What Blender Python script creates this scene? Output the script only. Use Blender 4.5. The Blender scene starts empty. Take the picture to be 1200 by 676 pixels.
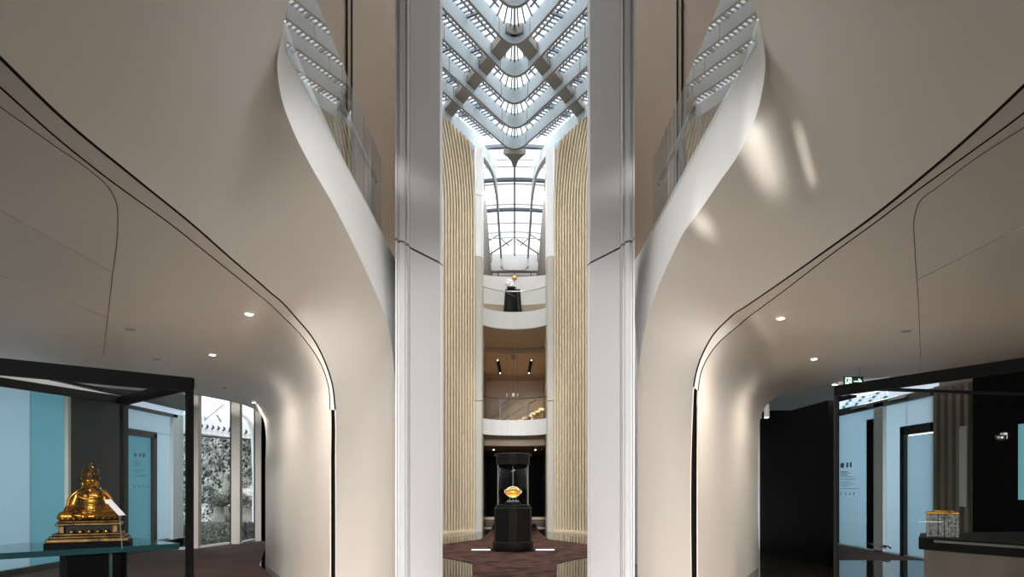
import bpy, math, random
import numpy as np
from mathutils import Vector, Quaternion
random.seed(7)
D = bpy.data
scn = bpy.context.scene
COL = scn.collection

# ------------------------------------------------------------------ camera, sky, lights, exposure
F, CX, HY, EYE = 800.0, 603.0, 570.0, 1.6
cam = D.cameras.new('camera')
cam.lens, cam.sensor_width = 24.0, 36.0
cam.shift_x, cam.shift_y = -3 / 1200, (HY - 338) / 1200
cam.clip_end = 400
co = D.objects.new('camera', cam)
co.location = (0, 0, EYE)
co.rotation_euler = (math.pi / 2, 0, 0)
COL.objects.link(co)
scn.camera = co
scn.view_settings.view_transform = 'Standard'
scn.view_settings.look = 'None'
scn.view_settings.gamma = 1
scn.view_settings.use_curve_mapping = False
scn.view_settings.exposure = 0.0
scn.cycles.use_denoising = True
scn.cycles.max_bounces = 10
scn.cycles.diffuse_bounces = 5
scn.cycles.transparent_max_bounces = 16
scn.cycles.sample_clamp_indirect = 6

w = D.worlds.new('sky')
scn.world = w
w.use_nodes = True
bg = w.node_tree.nodes['Background']
bg.inputs['Color'].default_value = (0.90, 0.96, 1.0, 1)
bg.inputs['Strength'].default_value = 1.8


def light(name, kind, loc, target, power, color=(1, 1, 1), size=1.0, size_y=None, spread=None, angle=None, blend=0.6, radius=0.05, roll=0.0):
    l = D.lights.new(name, kind)
    l.energy, l.color = power, color
    if kind == 'AREA':
        l.shape = 'RECTANGLE'
        l.size, l.size_y = size, size_y or size
        if spread:
            l.spread = math.radians(spread)
    else:
        l.shadow_soft_size = radius
    if kind == 'SPOT':
        l.spot_size, l.spot_blend = math.radians(angle), blend
    o = D.objects.new(name, l)
    o.location = loc
    q = (Vector(target) - Vector(loc)).to_track_quat('-Z', 'Y')
    q.rotate(Quaternion((Vector(target) - Vector(loc)).normalized(), roll))
    o.rotation_euler = q.to_euler()
    COL.objects.link(o)
    return o


# daylight over the glazed roof of the atrium (above the beams)
light('skylight', 'AREA', (0, 19, 15.6), (0, 19, 0), 6200, (0.95, 0.98, 1.0), 15, 16, spread=88)
# daylight over the glazed far end
light('far_skylight', 'AREA', (0, 32, 15.9), (0, 32, 0), 70, (0.96, 0.98, 1.0), 3, 10, spread=88)
# area lamp added behind the viewer to brighten the arches and columns
light('rear_fill', 'AREA', (0, -23.5, 4.4), (0, 9, 4.0), 10200, (1.0, 0.975, 0.95), 2.6, 2)
light('fascia_fill', 'AREA', (0, 4.8, 14.3), (0, 4.8, 0), 330, (1.0, 0.985, 0.965), 1.6, 2.2, spread=60)  # added lamp below the closed ceiling, brightens the white fascias
# lamp added under the closed ceiling, lights the floor so it bounces upwards
light('floor_bounce_lamp', 'AREA', (0, 9.2, 14.3), (0, 9.2, 0), 95, (1.0, 0.985, 0.965), 1.0, 1.4, spread=12)


# ------------------------------------------------------------------ helpers
def P(px, py, d):
    """a point of the place seen at that bearing, at depth d"""
    return Vector(((px - CX) / F * d, d, EYE + (HY - py) / F * d))


def PZ(px, py, z):
    d = (z - EYE) * F / (HY - py)
    return P(px, py, d)


class MB:
    def __init__(s):
        s.v, s.f = [], []

    def add(s, vs, fs):
        n = len(s.v)
        s.v += [tuple(v) for v in vs]
        s.f += [tuple(i + n for i in f) for f in fs]
        return s

    def prism(s, poly, z0, z1):
        n = len(poly)
        a = sum(poly[i][0] * poly[(i + 1) % n][1] - poly[(i + 1) % n][0] * poly[i][1] for i in range(n))
        if a < 0:
            poly = poly[::-1]
        vs = [(p[0], p[1], z0) for p in poly] + [(p[0], p[1], z1) for p in poly]
        fs = [tuple(range(n))[::-1], tuple(range(n, 2 * n))]
        fs += [(i, (i + 1) % n, n + (i + 1) % n, n + i) for i in range(n)]
        return s.add(vs, fs)

    def box(s, c, size, rz=0.0):
        hx, hy, hz = size[0] / 2, size[1] / 2, size[2] / 2
        ca, sa = math.cos(rz), math.sin(rz)
        poly = [(c[0] + x * ca - y * sa, c[1] + x * sa + y * ca) for x, y in ((-hx, -hy), (hx, -hy), (hx, hy), (-hx, hy))]
        return s.prism(poly, c[2] - hz, c[2] + hz)

    def bar(s, a, b, wd, ht, up=(0, 0, 1)):
        a, b, up = Vector(a), Vector(b), Vector(up)
        t = (b - a).normalized()
        r = t.cross(up).normalized()
        u = r.cross(t)
        vs = []
        for p in (a, b):
            for i, j in ((-1, -1), (1, -1), (1, 1), (-1, 1)):
                vs.append(p + r * i * wd / 2 + u * j * ht / 2)
        return s.add(vs, [(0, 1, 2, 3), (7, 6, 5, 4), (0, 4, 5, 1), (1, 5, 6, 2), (2, 6, 7, 3), (3, 7, 4, 0)])

    def tube(s, pts, r, n=10, close=False):
        pts = [Vector(p) for p in pts]
        m = len(pts)
        rs = r if isinstance(r, (list, tuple)) else [r] * m
        vs, fs = [], []
        prev = None
        for i, p in enumerate(pts):
            if close:
                t = (pts[(i + 1) % m] - pts[i - 1]).normalized()
            else:
                t = (pts[min(i + 1, m - 1)] - pts[max(i - 1, 0)]).normalized()
            if prev is None:
                up = Vector((0, 0, 1)) if abs(t.z) < 0.9 else Vector((1, 0, 0))
                prev = (up - t * up.dot(t)).normalized()
            else:
                prev = (prev - t * prev.dot(t)).normalized()
            q = t.cross(prev)
            for k in range(n):
                a = 2 * math.pi * k / n
                vs.append(p + (prev * math.cos(a) + q * math.sin(a)) * rs[i])
        for i in range(m if close else m - 1):
            for k in range(n):
                a0, a1 = i * n + k, i * n + (k + 1) % n
                b0, b1 = ((i + 1) % m) * n + k, ((i + 1) % m) * n + (k + 1) % n
                fs.append((a0, a1, b1, b0))
        if not close:
            fs.append(tuple(range(n))[::-1])
            fs.append(tuple((m - 1) * n + k for k in range(n)))
        return s.add(vs, fs)

    def lathe(s, prof, c=(0, 0, 0), n=40, sx=1, sy=1):
        vs, fs = [], []
        m = len(prof)
        for r, z in prof:
            for k in range(n):
                a = 2 * math.pi * k / n
                vs.append((c[0] + r * sx * math.cos(a), c[1] + r * sy * math.sin(a), c[2] + z))
        for i in range(m - 1):
            for k in range(n):
                fs.append((i * n + k, i * n + (k + 1) % n, (i + 1) * n + (k + 1) % n, (i + 1) * n + k))
        fs.append(tuple(range(n))[::-1])
        fs.append(tuple((m - 1) * n + k for k in range(n)))
        return s.add(vs, fs)

    def ball(s, c, r, n=16, m=10, jit=0.0):
        rx, ry, rz = r if isinstance(r, (tuple, list)) else (r, r, r)
        vs, fs = [(c[0], c[1], c[2] - rz)], []
        for i in range(1, m):
            ph = math.pi * i / m - math.pi / 2
            for k in range(n):
                a = 2 * math.pi * k / n
                j = 1 + jit * (random.random() - 0.5)
                vs.append((c[0] + rx * j * math.cos(ph) * math.cos(a), c[1] + ry * j * math.cos(ph) * math.sin(a), c[2] + rz * j * math.sin(ph)))
        vs.append((c[0], c[1], c[2] + rz))
        for k in range(n):
            fs.append((0, 1 + (k + 1) % n, 1 + k))
            fs.append((len(vs) - 1, 1 + (m - 2) * n + k, 1 + (m - 2) * n + (k + 1) % n))
        for i in range(m - 2):
            for k in range(n):
                a, b = 1 + i * n + k, 1 + i * n + (k + 1) % n
                fs.append((a, b, b + n, a + n))
        return s.add(vs, fs)

    def grid(s, rows):
        n, m = len(rows), len(rows[0])
        vs = [p for r in rows for p in r]
        fs = [(i * m + j, i * m + j + 1, (i + 1) * m + j + 1, (i + 1) * m + j) for i in range(n - 1) for j in range(m - 1)]
        return s.add(vs, fs)

    def build(s, name, mat, parent=None, smooth=False, face=None, solid=0, bevel=0, auto=None):
        me = D.meshes.new(name)
        me.from_pydata(s.v, [], s.f)
        if face is not None:                       # turn an open sheet towards that point, thicken it behind
            me.update()
            fv = Vector(face)
            tot = sum((fv - p.center).normalized().dot(p.normal) * p.area for p in me.polygons)
            if tot < 0:
                me.flip_normals()
        if smooth:
            me.polygons.foreach_set('use_smooth', [True] * len(me.polygons))
        if auto is not None:
            me.polygons.foreach_set('use_smooth', [True] * len(me.polygons))
            me.set_sharp_from_angle(angle=math.radians(auto))
        me.materials.append(mat)
        me.update()
        o = D.objects.new(name, me)
        COL.objects.link(o)
        if parent is not None:
            o.parent = parent
            o.matrix_parent_inverse = mat_inv(parent)
        if solid:
            md = o.modifiers.new('thickness', 'SOLIDIFY')
            md.thickness, md.offset = solid, -1
        if solid and smooth:
            es = o.modifiers.new('crisp_rim', 'EDGE_SPLIT')
            es.split_angle = math.radians(50)
        if bevel:
            md = o.modifiers.new('bevel', 'BEVEL')
            md.width, md.segments, md.limit_method = bevel, 2, 'ANGLE'
        return o


def mat_inv(p):
    m = p.matrix_basis.copy()
    q = p.parent
    while q is not None:
        m = q.matrix_basis @ q_inv(p) @ m
        p, q = q, q.parent
    return m.inverted()


def q_inv(p):
    return p.matrix_parent_inverse


def tag(o, label, cat, group=None, kind=None):
    o['label'], o['category'] = label, cat
    if group:
        o['group'] = group
    if kind:
        o['kind'] = kind
    return o


def empty(name, loc, label, cat, group=None, kind=None, rz=0.0):
    o = D.objects.new(name, None)
    o.location = loc
    o.rotation_euler = (0, 0, rz)
    o.empty_display_size = 0.1
    COL.objects.link(o)
    return tag(o, label, cat, group, kind)


def struct(o, label, cat):
    return tag(o, label, cat, None, 'structure')


def spline(pts, n):
    """Catmull-Rom through the points, n samples per span"""
    p = [np.array(q, float) for q in pts]
    p = [2 * p[0] - p[1]] + p + [2 * p[-1] - p[-2]]
    out = []
    for i in range(1, len(p) - 2):
        a, b, c, d = p[i - 1], p[i], p[i + 1], p[i + 2]
        # tangents scaled by chord so unequal spans do not overshoot
        l0, l1, l2 = np.linalg.norm(b - a) + 1e-6, np.linalg.norm(c - b) + 1e-6, np.linalg.norm(d - c) + 1e-6
        m1 = ((b - a) / l0 * l1 + (c - b) / l1 * l0) / (l0 + l1) * l1
        m2 = ((c - b) / l1 * l2 + (d - c) / l2 * l1) / (l1 + l2) * l1
        for k in range(n):
            t = k / n
            h = (2 * t**3 - 3 * t**2 + 1) * b + (t**3 - 2 * t**2 + t) * m1 + (-2 * t**3 + 3 * t**2) * c + (t**3 - t**2) * m2
            out.append(Vector(h))
    out.append(Vector(p[-2]))
    return out


def loft(A, B, m):
    return [[a.lerp(b, j / m) for j in range(m + 1)] for a, b in zip(A, B)]


# ------------------------------------------------------------------ materials
def pbr(name, col, rough=0.5, metal=0.0, spec=0.5, noise=None, bump=None, emit=None, coat=0.0):
    m = D.materials.new(name)
    m.use_nodes = True
    nt = m.node_tree
    b = nt.nodes['Principled BSDF']
    b.inputs['Base Color'].default_value = (*col, 1)
    b.inputs['Roughness'].default_value = rough
    b.inputs['Metallic'].default_value = metal
    b.inputs['Specular IOR Level'].default_value = spec
    b.inputs['Coat Weight'].default_value = coat
    if emit:
        b.inputs['Emission Color'].default_value = (*emit[0], 1)
        b.inputs['Emission Strength'].default_value = emit[1]
    tc = None
    if noise or bump:
        tc = nt.nodes.new('ShaderNodeTexCoord')
    if noise:                                     # (scale, second colour, detail, low, high)
        n = nt.nodes.new('ShaderNodeTexNoise')
        n.inputs['Scale'].default_value = noise[0]
        n.inputs['Detail'].default_value = noise[2]
        r = nt.nodes.new('ShaderNodeValToRGB')
        r.color_ramp.elements[0].position, r.color_ramp.elements[1].position = noise[3], noise[4]
        r.color_ramp.elements[0].color = (*col, 1)
        r.color_ramp.elements[1].color = (*noise[1], 1)
        nt.links.new(tc.outputs['Object'], n.inputs['Vector'])
        nt.links.new(n.outputs['Fac'], r.inputs['Fac'])
        nt.links.new(r.outputs['Color'], b.inputs['Base Color'])
    if bump:                                      # (scale, strength)
        n = nt.nodes.new('ShaderNodeTexNoise')
        n.inputs['Scale'].default_value = bump[0]
        n.inputs['Detail'].default_value = 4
        bp = nt.nodes.new('ShaderNodeBump')
        bp.inputs['Strength'].default_value = bump[1]
        bp.inputs['Distance'].default_value = 0.02
        nt.links.new(tc.outputs['Object'], n.inputs['Vector'])
        nt.links.new(n.outputs['Fac'], bp.inputs['Height'])
        nt.links.new(bp.outputs['Normal'], b.inputs['Normal'])
    return m


def thin_glass(name, tint, ior=1.5, rough=0.0):
    m = D.materials.new(name)
    m.use_nodes = True
    nt = m.node_tree
    nt.nodes.clear()
    out = nt.nodes.new('ShaderNodeOutputMaterial')
    mix = nt.nodes.new('ShaderNodeMixShader')
    tr = nt.nodes.new('ShaderNodeBsdfTransparent')
    gl = nt.nodes.new('ShaderNodeBsdfGlossy')
    fr = nt.nodes.new('ShaderNodeFresnel')
    fr.inputs['IOR'].default_value = ior
    tr.inputs['Color'].default_value = (*tint, 1)
    gl.inputs['Roughness'].default_value = rough
    ge = nt.nodes.new('ShaderNodeNewGeometry')
    mu = nt.nodes.new('ShaderNodeMath')
    mu.operation = 'MULTIPLY_ADD'                 # only the outer face of a pane mirrors
    mu.inputs[1].default_value, mu.inputs[2].default_value = -1, 1
    mm = nt.nodes.new('ShaderNodeMath')
    mm.operation = 'MULTIPLY'
    nt.links.new(ge.outputs['Backfacing'], mu.inputs[0])
    nt.links.new(fr.outputs[0], mm.inputs[0])
    nt.links.new(mu.outputs[0], mm.inputs[1])
    nt.links.new(mm.outputs[0], mix.inputs[0])
    nt.links.new(tr.outputs[0], mix.inputs[1])
    nt.links.new(gl.outputs[0], mix.inputs[2])
    nt.links.new(mix.outputs[0], out.inputs[0])
    return m


def frosted(name, col, trans):
    """frosted glass that lets the daylight behind it through"""
    m = D.materials.new(name)
    m.use_nodes = True
    nt = m.node_tree
    nt.nodes.clear()
    out = nt.nodes.new('ShaderNodeOutputMaterial')
    mix = nt.nodes.new('ShaderNodeMixShader')
    tl = nt.nodes.new('ShaderNodeBsdfTranslucent')
    pb = nt.nodes.new('ShaderNodeBsdfPrincipled')
    tl.inputs['Color'].default_value = (*trans, 1)
    pb.inputs['Base Color'].default_value = (*col, 1)
    pb.inputs['Roughness'].default_value = 0.25
    mix.inputs[0].default_value = 0.25
    nt.links.new(tl.outputs[0], mix.inputs[1])
    nt.links.new(pb.outputs[0], mix.inputs[2])
    nt.links.new(mix.outputs[0], out.inputs[0])
    return m


M = dict(
    plaster=pbr('warm_grey_plaster', (0.66, 0.615, 0.56), 0.38, bump=(220, 0.02)),
    soffit=pbr('beige_soffit', (0.71, 0.65, 0.585), 0.5, bump=(220, 0.02)),
    white=pbr('white_gloss_paint', (0.86, 0.86, 0.86), 0.3),
    column=pbr('grey_metal_panel', (0.57, 0.575, 0.585), 0.42),
    column_edge=pbr('pale_edge_panel', (0.84, 0.84, 0.85), 0.4),
    joint=pbr('black_joint', (0.006, 0.006, 0.006), 0.8, spec=0.1),
    seam=pbr('dark_seam', (0.13, 0.11, 0.09), 0.8, spec=0.1),
    faint=pbr('faint_seam', (0.42, 0.38, 0.34), 0.7),
    black=pbr('black_panel', (0.002, 0.002, 0.002), 0.6, spec=0.04),
    black_metal=pbr('black_metal', (0.004, 0.004, 0.004), 0.5, spec=0.12),
    pedestal=pbr('black_brown_metal', (0.006, 0.005, 0.0045), 0.6, spec=0.08, noise=(3, (0.009, 0.008, 0.007), 3, 0.35, 0.7)),
    floor=pbr('polished_black_stone', (0.012, 0.011, 0.010), 0.04, noise=(2.2, (0.03, 0.026, 0.022), 5, 0.45, 0.75)),
    bounce_floor=pbr('beige_bounce_stone', (0.62, 0.56, 0.50), 0.5, noise=(1.5, (0.56, 0.51, 0.45), 4, 0.4, 0.7)),
    carpet=pbr('brown_marbled_carpet', (0.050, 0.023, 0.016), 0.9, spec=0.05, noise=(2.6, (0.014, 0.007, 0.005), 7, 0.42, 0.62), bump=(60, 0.2)),
    red_carpet=pbr('dark_red_carpet', (0.085, 0.036, 0.026), 0.9, noise=(1.2, (0.05, 0.02, 0.015), 4, 0.35, 0.7), bump=(80, 0.2)),
    slat=pbr('pale_timber_slat', (0.80, 0.69, 0.50), 0.5, noise=(6, (0.74, 0.62, 0.44), 3, 0.3, 0.7)),
    slat_back=pbr('brown_slat_backing', (0.23, 0.16, 0.10), 0.7),
    roof=pbr('pale_blue_grey_beam', (0.43, 0.49, 0.53), 0.45),
    rib=pbr('brown_grey_rib', (0.17, 0.155, 0.14), 0.5),
    fin=pbr('grey_brown_fin', (0.17, 0.155, 0.14), 0.5),
    balcony=pbr('matt_white_band', (0.62, 0.61, 0.595), 0.5),
    rod=pbr('grey_louvre', (0.10, 0.12, 0.15), 0.5),
    brown=pbr('brown_wall_panel', (0.46, 0.36, 0.27), 0.5, bump=(150, 0.02)),
    gallery=pbr('brown_gallery_wall', (0.30, 0.225, 0.165), 0.45, bump=(150, 0.02)),
    tan=pbr('tan_soffit', (0.46, 0.36, 0.26), 0.5),
    endwall=pbr('white_wall', (0.78, 0.77, 0.75), 0.6),
    outer=pbr('grey_wall', (0.5, 0.47, 0.44), 0.7),
    lobby=pbr('dark_lobby', (0.10, 0.085, 0.07), 0.7),
    steel=pbr('brushed_steel', (0.42, 0.39, 0.36), 0.35, metal=1.0),
    mullion=pbr('champagne_mullion', (0.50, 0.47, 0.41), 0.4),
    bronze=pbr('dark_bronze', (0.03, 0.028, 0.026), 0.4),
    gold=pbr('aged_gilt', (0.42, 0.19, 0.03), 0.36, metal=0.85, noise=(11, (0.10, 0.04, 0.008), 4, 0.42, 0.66)),
    dark_gold=pbr('dark_gilt', (0.12, 0.06, 0.016), 0.42, metal=0.8, noise=(14, (0.035, 0.017, 0.006), 4, 0.4, 0.65)),
    amber=pbr('amber_gold', (0.95, 0.50, 0.09), 0.35, metal=0.6, noise=(12, (0.75, 0.33, 0.05), 3, 0.4, 0.7)),
    bright_gold=pbr('bright_gold', (0.95, 0.70, 0.35), 0.25, metal=0.9),
    teal=pbr('dark_teal_glass_top', (0.012, 0.04, 0.045), 0.08),
    brown_cab=pbr('brown_cabinet', (0.10, 0.072, 0.055), 0.5, noise=(2, (0.07, 0.05, 0.04), 3, 0.4, 0.7)),
    dark_panel=pbr('dark_wall_panel', (0.03, 0.028, 0.026), 0.6),
    curtain=pbr('brown_grey_panel', (0.25, 0.22, 0.185), 0.7),
    stone=pbr('carved_grey_stone', (0.16, 0.15, 0.14), 0.7, noise=(40, (0.05, 0.045, 0.04), 5, 0.4, 0.65), bump=(60, 0.6)),
    pale_stone=pbr('pale_stone', (0.36, 0.345, 0.32), 0.8, noise=(6, (0.27, 0.26, 0.245), 4, 0.4, 0.7)),
    leaf=pbr('silver_leaf', (0.80, 0.80, 0.77), 0.6, noise=(3, (0.14, 0.15, 0.13), 5, 0.40, 0.60)),
    dark_leaf=pbr('dark_leaf', (0.09, 0.10, 0.085), 0.6, noise=(8, (0.22, 0.23, 0.2), 4, 0.45, 0.7)),
    leaf_core=pbr('hedge_core', (0.05, 0.055, 0.045), 0.9),
    paving=pbr('pale_paving', (0.75, 0.74, 0.72), 0.8),
    mark=pbr('grey_print', (0.20, 0.28, 0.33), 0.7),
    lamp=pbr('lamp_glow', (1, 1, 1), 0.5, emit=((1.0, 0.93, 0.84), 14)),
    led=pbr('led_strip', (0.8, 0.85, 1), 0.5, emit=((0.62, 0.68, 1.0), 1.6)),
    screen=pbr('cyan_screen', (0.02, 0.05, 0.06), 0.5, emit=((0.22, 0.55, 0.62), 0.5)),
    sign=pbr('exit_sign_white', (0.7, 0.9, 0.8), 0.5, emit=((0.72, 0.95, 0.85), 1.0)),
    sign_back=pbr('exit_sign_green', (0.015, 0.06, 0.045), 0.5),
    glow_strip=pbr('light_strip', (0.8, 0.85, 0.95), 0.5, emit=((0.72, 0.80, 1.0), 0.55)),
    lining=pbr('white_fitting', (0.8, 0.8, 0.78), 0.4),
)
M['glass'] = thin_glass('case_glass', (0.96, 0.99, 0.99), 1.22)
M['rail_glass'] = thin_glass('balustrade_glass', (0.93, 0.95, 0.95), 2.3)
M['far_glass'] = thin_glass('gallery_glass', (0.96, 0.97, 0.96), 1.3)
M['window_glass'] = thin_glass('window_glass', (0.95, 0.97, 0.97), 1.3)
M['frost'] = frosted('frosted_blue_glass', (0.40, 0.52, 0.56), (0.62, 0.73, 0.80))
M['frost_pale'] = frosted('frosted_pale_glass', (0.55, 0.62, 0.66), (0.74, 0.82, 0.89))
M['frost_teal'] = frosted('frosted_teal_glass', (0.30, 0.46, 0.50), (0.38, 0.60, 0.66))

EYEP = (0, 0, EYE)

# ------------------------------------------------------------------ the two curved side walls ("petals")
SIDE = {
    -1: dict(
        name='left', gx=1.80,
        up=[(-80, -15), (0, 65), (75, 138), (151, 201), (226, 262), (270, 301), (315, 340), (345, 369), (369, 399), (382, 426), (389.5, 450), (393, 480), (393.6, 540), (393.6, 800)],
        lo=[(-80, 33), (0, 103), (65, 161), (108, 196), (201, 264), (250, 303), (296, 340), (328, 368), (357, 398), (376, 427), (384.6, 452), (386.6, 480), (386.6, 540), (386.6, 800)],
        rib_o=[(333, 26), (325, 78), (330, 115), (343, 152), (362, 190), (390, 239), (415, 288), (435, 331), (450, 368), (459, 405), (463, 450)],
        rib_i=[(335, 24), (349, 66), (367, 108), (383, 144), (399, 179), (420, 219), (440, 257), (455, 287), (463, 303), (468, 312), (471, 318)],
        far=[(-9.3, 2.0, 3.62), (-9.3, 4.5, 3.62), (-9.3, 7, 3.64), (-9.3, 9, 3.65), (-9.3, 13, 3.7), (-8.6, 14.8, 3.72),
             (226, 462.5, 15.6), (261, 468.5, 15.3), (292, 477, 14.7), (303, 484, 14.2), (309, 492, 14.0), (311, 503, 13.9), (311, 545, 13.9), (311, 690, 13.9)]),
    1: dict(
        name='right', gx=1.87,
        up=[(1290, 5), (1200, 98), (1131, 163), (1080, 207), (1031, 247), (965, 295), (902, 339), (874, 358), (853, 373), (834, 394), (820, 422), (812.6, 453), (811.2, 480), (811, 800)],
        lo=[(1290, 50), (1200, 133), (1140, 177), (1081, 219), (1031, 257), (980, 294), (920, 340), (892, 361), (869, 379), (838, 407), (823, 433), (818.4, 458), (818.2, 480), (818.2, 800)],
        rib_o=[(889, 24), (897, 72), (889, 126), (871, 170), (841, 216), (820, 247), (801, 273), (786, 303), (770, 340), (757, 380), (747, 440)],
        rib_i=[(887, 22), (873, 70), (850, 112), (829, 150), (808, 188), (788, 225), (770, 258), (757, 283), (750, 296), (744, 305), (741, 311)],
        far=[(9.3, 2.0, 3.62), (9.3, 4.5, 3.62), (9.3, 7, 3.64), (9.3, 9, 3.65), (9.3, 11, 3.68), (9.2, 12.4, 3.70),
             (978, 448, 13.9), (950, 453, 14.2), (922, 459.5, 14.2), (905, 468, 13.9), (896, 478, 13.7), (891, 491, 13.6), (890, 503, 13.6), (890, 690, 13.6)]),
}


def band_pts(lst):
    out = []
    n = len(lst)
    dl = {7: 8.0, 8: 8.3, 9: 8.45, 10: 8.5, 11: 8.5, 12: 8.5, 13: 8.5}
    for i, (x, y) in enumerate(lst):
        if i <= 6:
            out.append(PZ(x, y, 3.6))
        else:
            d = dl[i]
            if i < 11:
                d = min(d, 2.0 * F / (HY - y))
            out.append(P(x, y, d))
    return out


soffits, PETAL = {}, {}
for sg, S in SIDE.items():
    up, lo = band_pts(S['up']), band_pts(S['lo'])
    # carried on past the viewer
    up = [Vector((sg * 2.25, -3.0, 3.6)), Vector((sg * 2.28, 0.6, 3.6))] + up
    lo = [Vector((sg * 2.45, -3.0, 3.6)), Vector((sg * 2.48, 0.7, 3.6))] + lo
    # upper edge of the facade: swings over towards the middle near the viewer, then follows the white fascia
    ro = []
    for i, (x, y) in enumerate(S['rib_o']):
        xx = [1.80, 1.85, 1.855, 1.835, 1.80, 1.76, 1.735, 1.72, 1.715, 1.71, 1.70][i] * (S['gx'] / 1.8)
        d = xx * F / abs(x - CX)
        if i >= 9:
            d = min(d, 9.75)
        ro.append(P(x, y, d))
    ri = []
    for i, (x, y) in enumerate(S['rib_i']):
        ri.append(P(x, y, S['gx'] * F / abs(x - CX)))
    near = [Vector((0, -3.0, 5.57)), Vector((0, 0.6, 5.57)), Vector((0, 2.4, 5.58)), Vector((sg * 0.45, 3.3, 5.6)), Vector((sg * 1.0, 4.1, 5.58)), Vector((sg * 1.45, 4.75, 5.5))]
    rs = spline(ro, 10)
    rn = spline(ri, 10)
    dense_l = spline(up, 10)
    nl = len(dense_l)
    k0, k1 = 62, 130

    def even(pts, n):
        L_ = [0.0]
        for p, q in zip(pts[:-1], pts[1:]):
            L_.append(L_[-1] + (q - p).length)
        out, j = [], 0
        for i in range(n):
            t = L_[-1] * i / (n - 1)
            while j < len(L_) - 2 and L_[j + 1] < t:
                j += 1
            f = (t - L_[j]) / max(1e-9, L_[j + 1] - L_[j])
            out.append(pts[j].lerp(pts[j + 1], min(1, f)))
        return out
    foot = [ro[10], P(S['rib_o'][10][0], 540, 9.75), P(S['rib_o'][10][0], 800, 9.75)]
    Lp = even(dense_l[:k0 + 1], 80)[:-1] + even(dense_l[k0:k1 + 1], 110)[:-1] + even(dense_l[k1:], 40)
    Up = even(spline(near + [ro[0]], 10), 80)[:-1] + even(rs, 110)[:-1] + even(foot, 40)
    rows = loft(Lp, Up, 20)
    g = np.array([[tuple(v) for v in row] for row in rows])
    for _ in range(250):                          # relax the sheet so that it flows without creases
        g[1:-1, 1:-1] = 0.25 * (g[:-2, 1:-1] + g[2:, 1:-1]) + 0.25 * (g[1:-1, :-2] + g[1:-1, 2:])
    rows = [[Vector(v) for v in row] for row in g]
    PETAL[sg] = rows
    o = MB().grid(rows).build('wall_' + S['name'], M['plaster'], smooth=True, face=(0, 6, 1.6), solid=0.012)
    struct(o, 'tall warm grey plaster wall swooping over the %s aisle%s' % (S['name'], ', with sun patches' if sg > 0 else ''), 'wall')
    # white fascia under the gallery edge
    o = MB().grid(loft(rs, rn, 6)).build('trim_' + ('1' if sg < 0 else '2'), M['white'], smooth=True, face=(0, 6, 4), solid=0.012)
    struct(o, 'white curved leaf shaped fascia below the glass balustrade on the %s' % S['name'], 'fascia')
    # soffit and inner wall of the arch, one sheet
    fr = []
    for q in [(sg * 9.3, -3.0, 3.62), (sg * 9.3, 0.2, 3.62)] + S['far']:
        fr.append(Vector(q) if abs(q[0]) < 20 else P(q[0], q[1], q[2]))
    dl = spline(lo, 10)
    df = spline(fr, 10)
    rows = loft(dl, df, 24)
    soffits[sg] = rows
    o = MB().grid(rows).build('ceiling_' + S['name'], M['soffit'], smooth=True, face=(sg * 4, 6, 1.2), solid=0.015)
    struct(o, 'beige ceiling of the %s aisle curving down into the arch wall' % S['name'], 'ceiling')
    # band between two shadow gaps, only along the arch; black slot below it
    nb = 13 * 10
    a, b = dense_l[:nb + 1], dl[:nb + 1]
    A = [p.lerp(q, 0.10) for p, q in zip(a, b)]
    B = [p.lerp(q, 0.93) for p, q in zip(a, b)]
    o = MB().grid(loft(A, B, 3)).build('trim_' + ('3' if sg < 0 else '4'), M['soffit'], smooth=True, face=(0, 5, 1.0), solid=0.02)
    struct(o, 'long beige strip between two dark joints along the %s arch' % S['name'], 'trim')
    back = []
    for p, q in zip(dense_l, dl):
        t = max(0.0, min(1.0, (p.z - 2.7) / 0.9))
        away = Vector((0, 0.10 * (1 - t), 0.06 * t))
        e = (q - p).normalized() * 0.03
        back.append([p + away, q + away + e * (1 - 0.7 * (1 - t))])
    o = MB().grid(back).build('trim_' + ('5' if sg < 0 else '6'), M['joint'], smooth=True, face=(0, 5, 1.0), solid=0.02)
    struct(o, 'black shadow gap behind the edge strip of the %s arch' % S['name'], 'joint')
    sl = [(384.8, 8.74), (397, 8.78), (397, 8.88), (384.8, 8.84)] if sg < 0 else [(820, 8.74), (807.5, 8.78), (807.5, 8.88), (820, 8.84)]
    MB().prism([tuple(P(x_, HY, d_).xy) for x_, d_ in sl], 0, 2.62).build('slot_back', M['joint'], o)
    MB().tube([p.lerp(q, 0.05) for p, q in zip(a, b)], 0.0095, 8).build('joint_line', M['joint'], o)
    MB().tube([p.lerp(q, 0.965) for p, q in zip(a, b)], 0.006, 8).build('joint_line', M['joint'], o)

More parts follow.
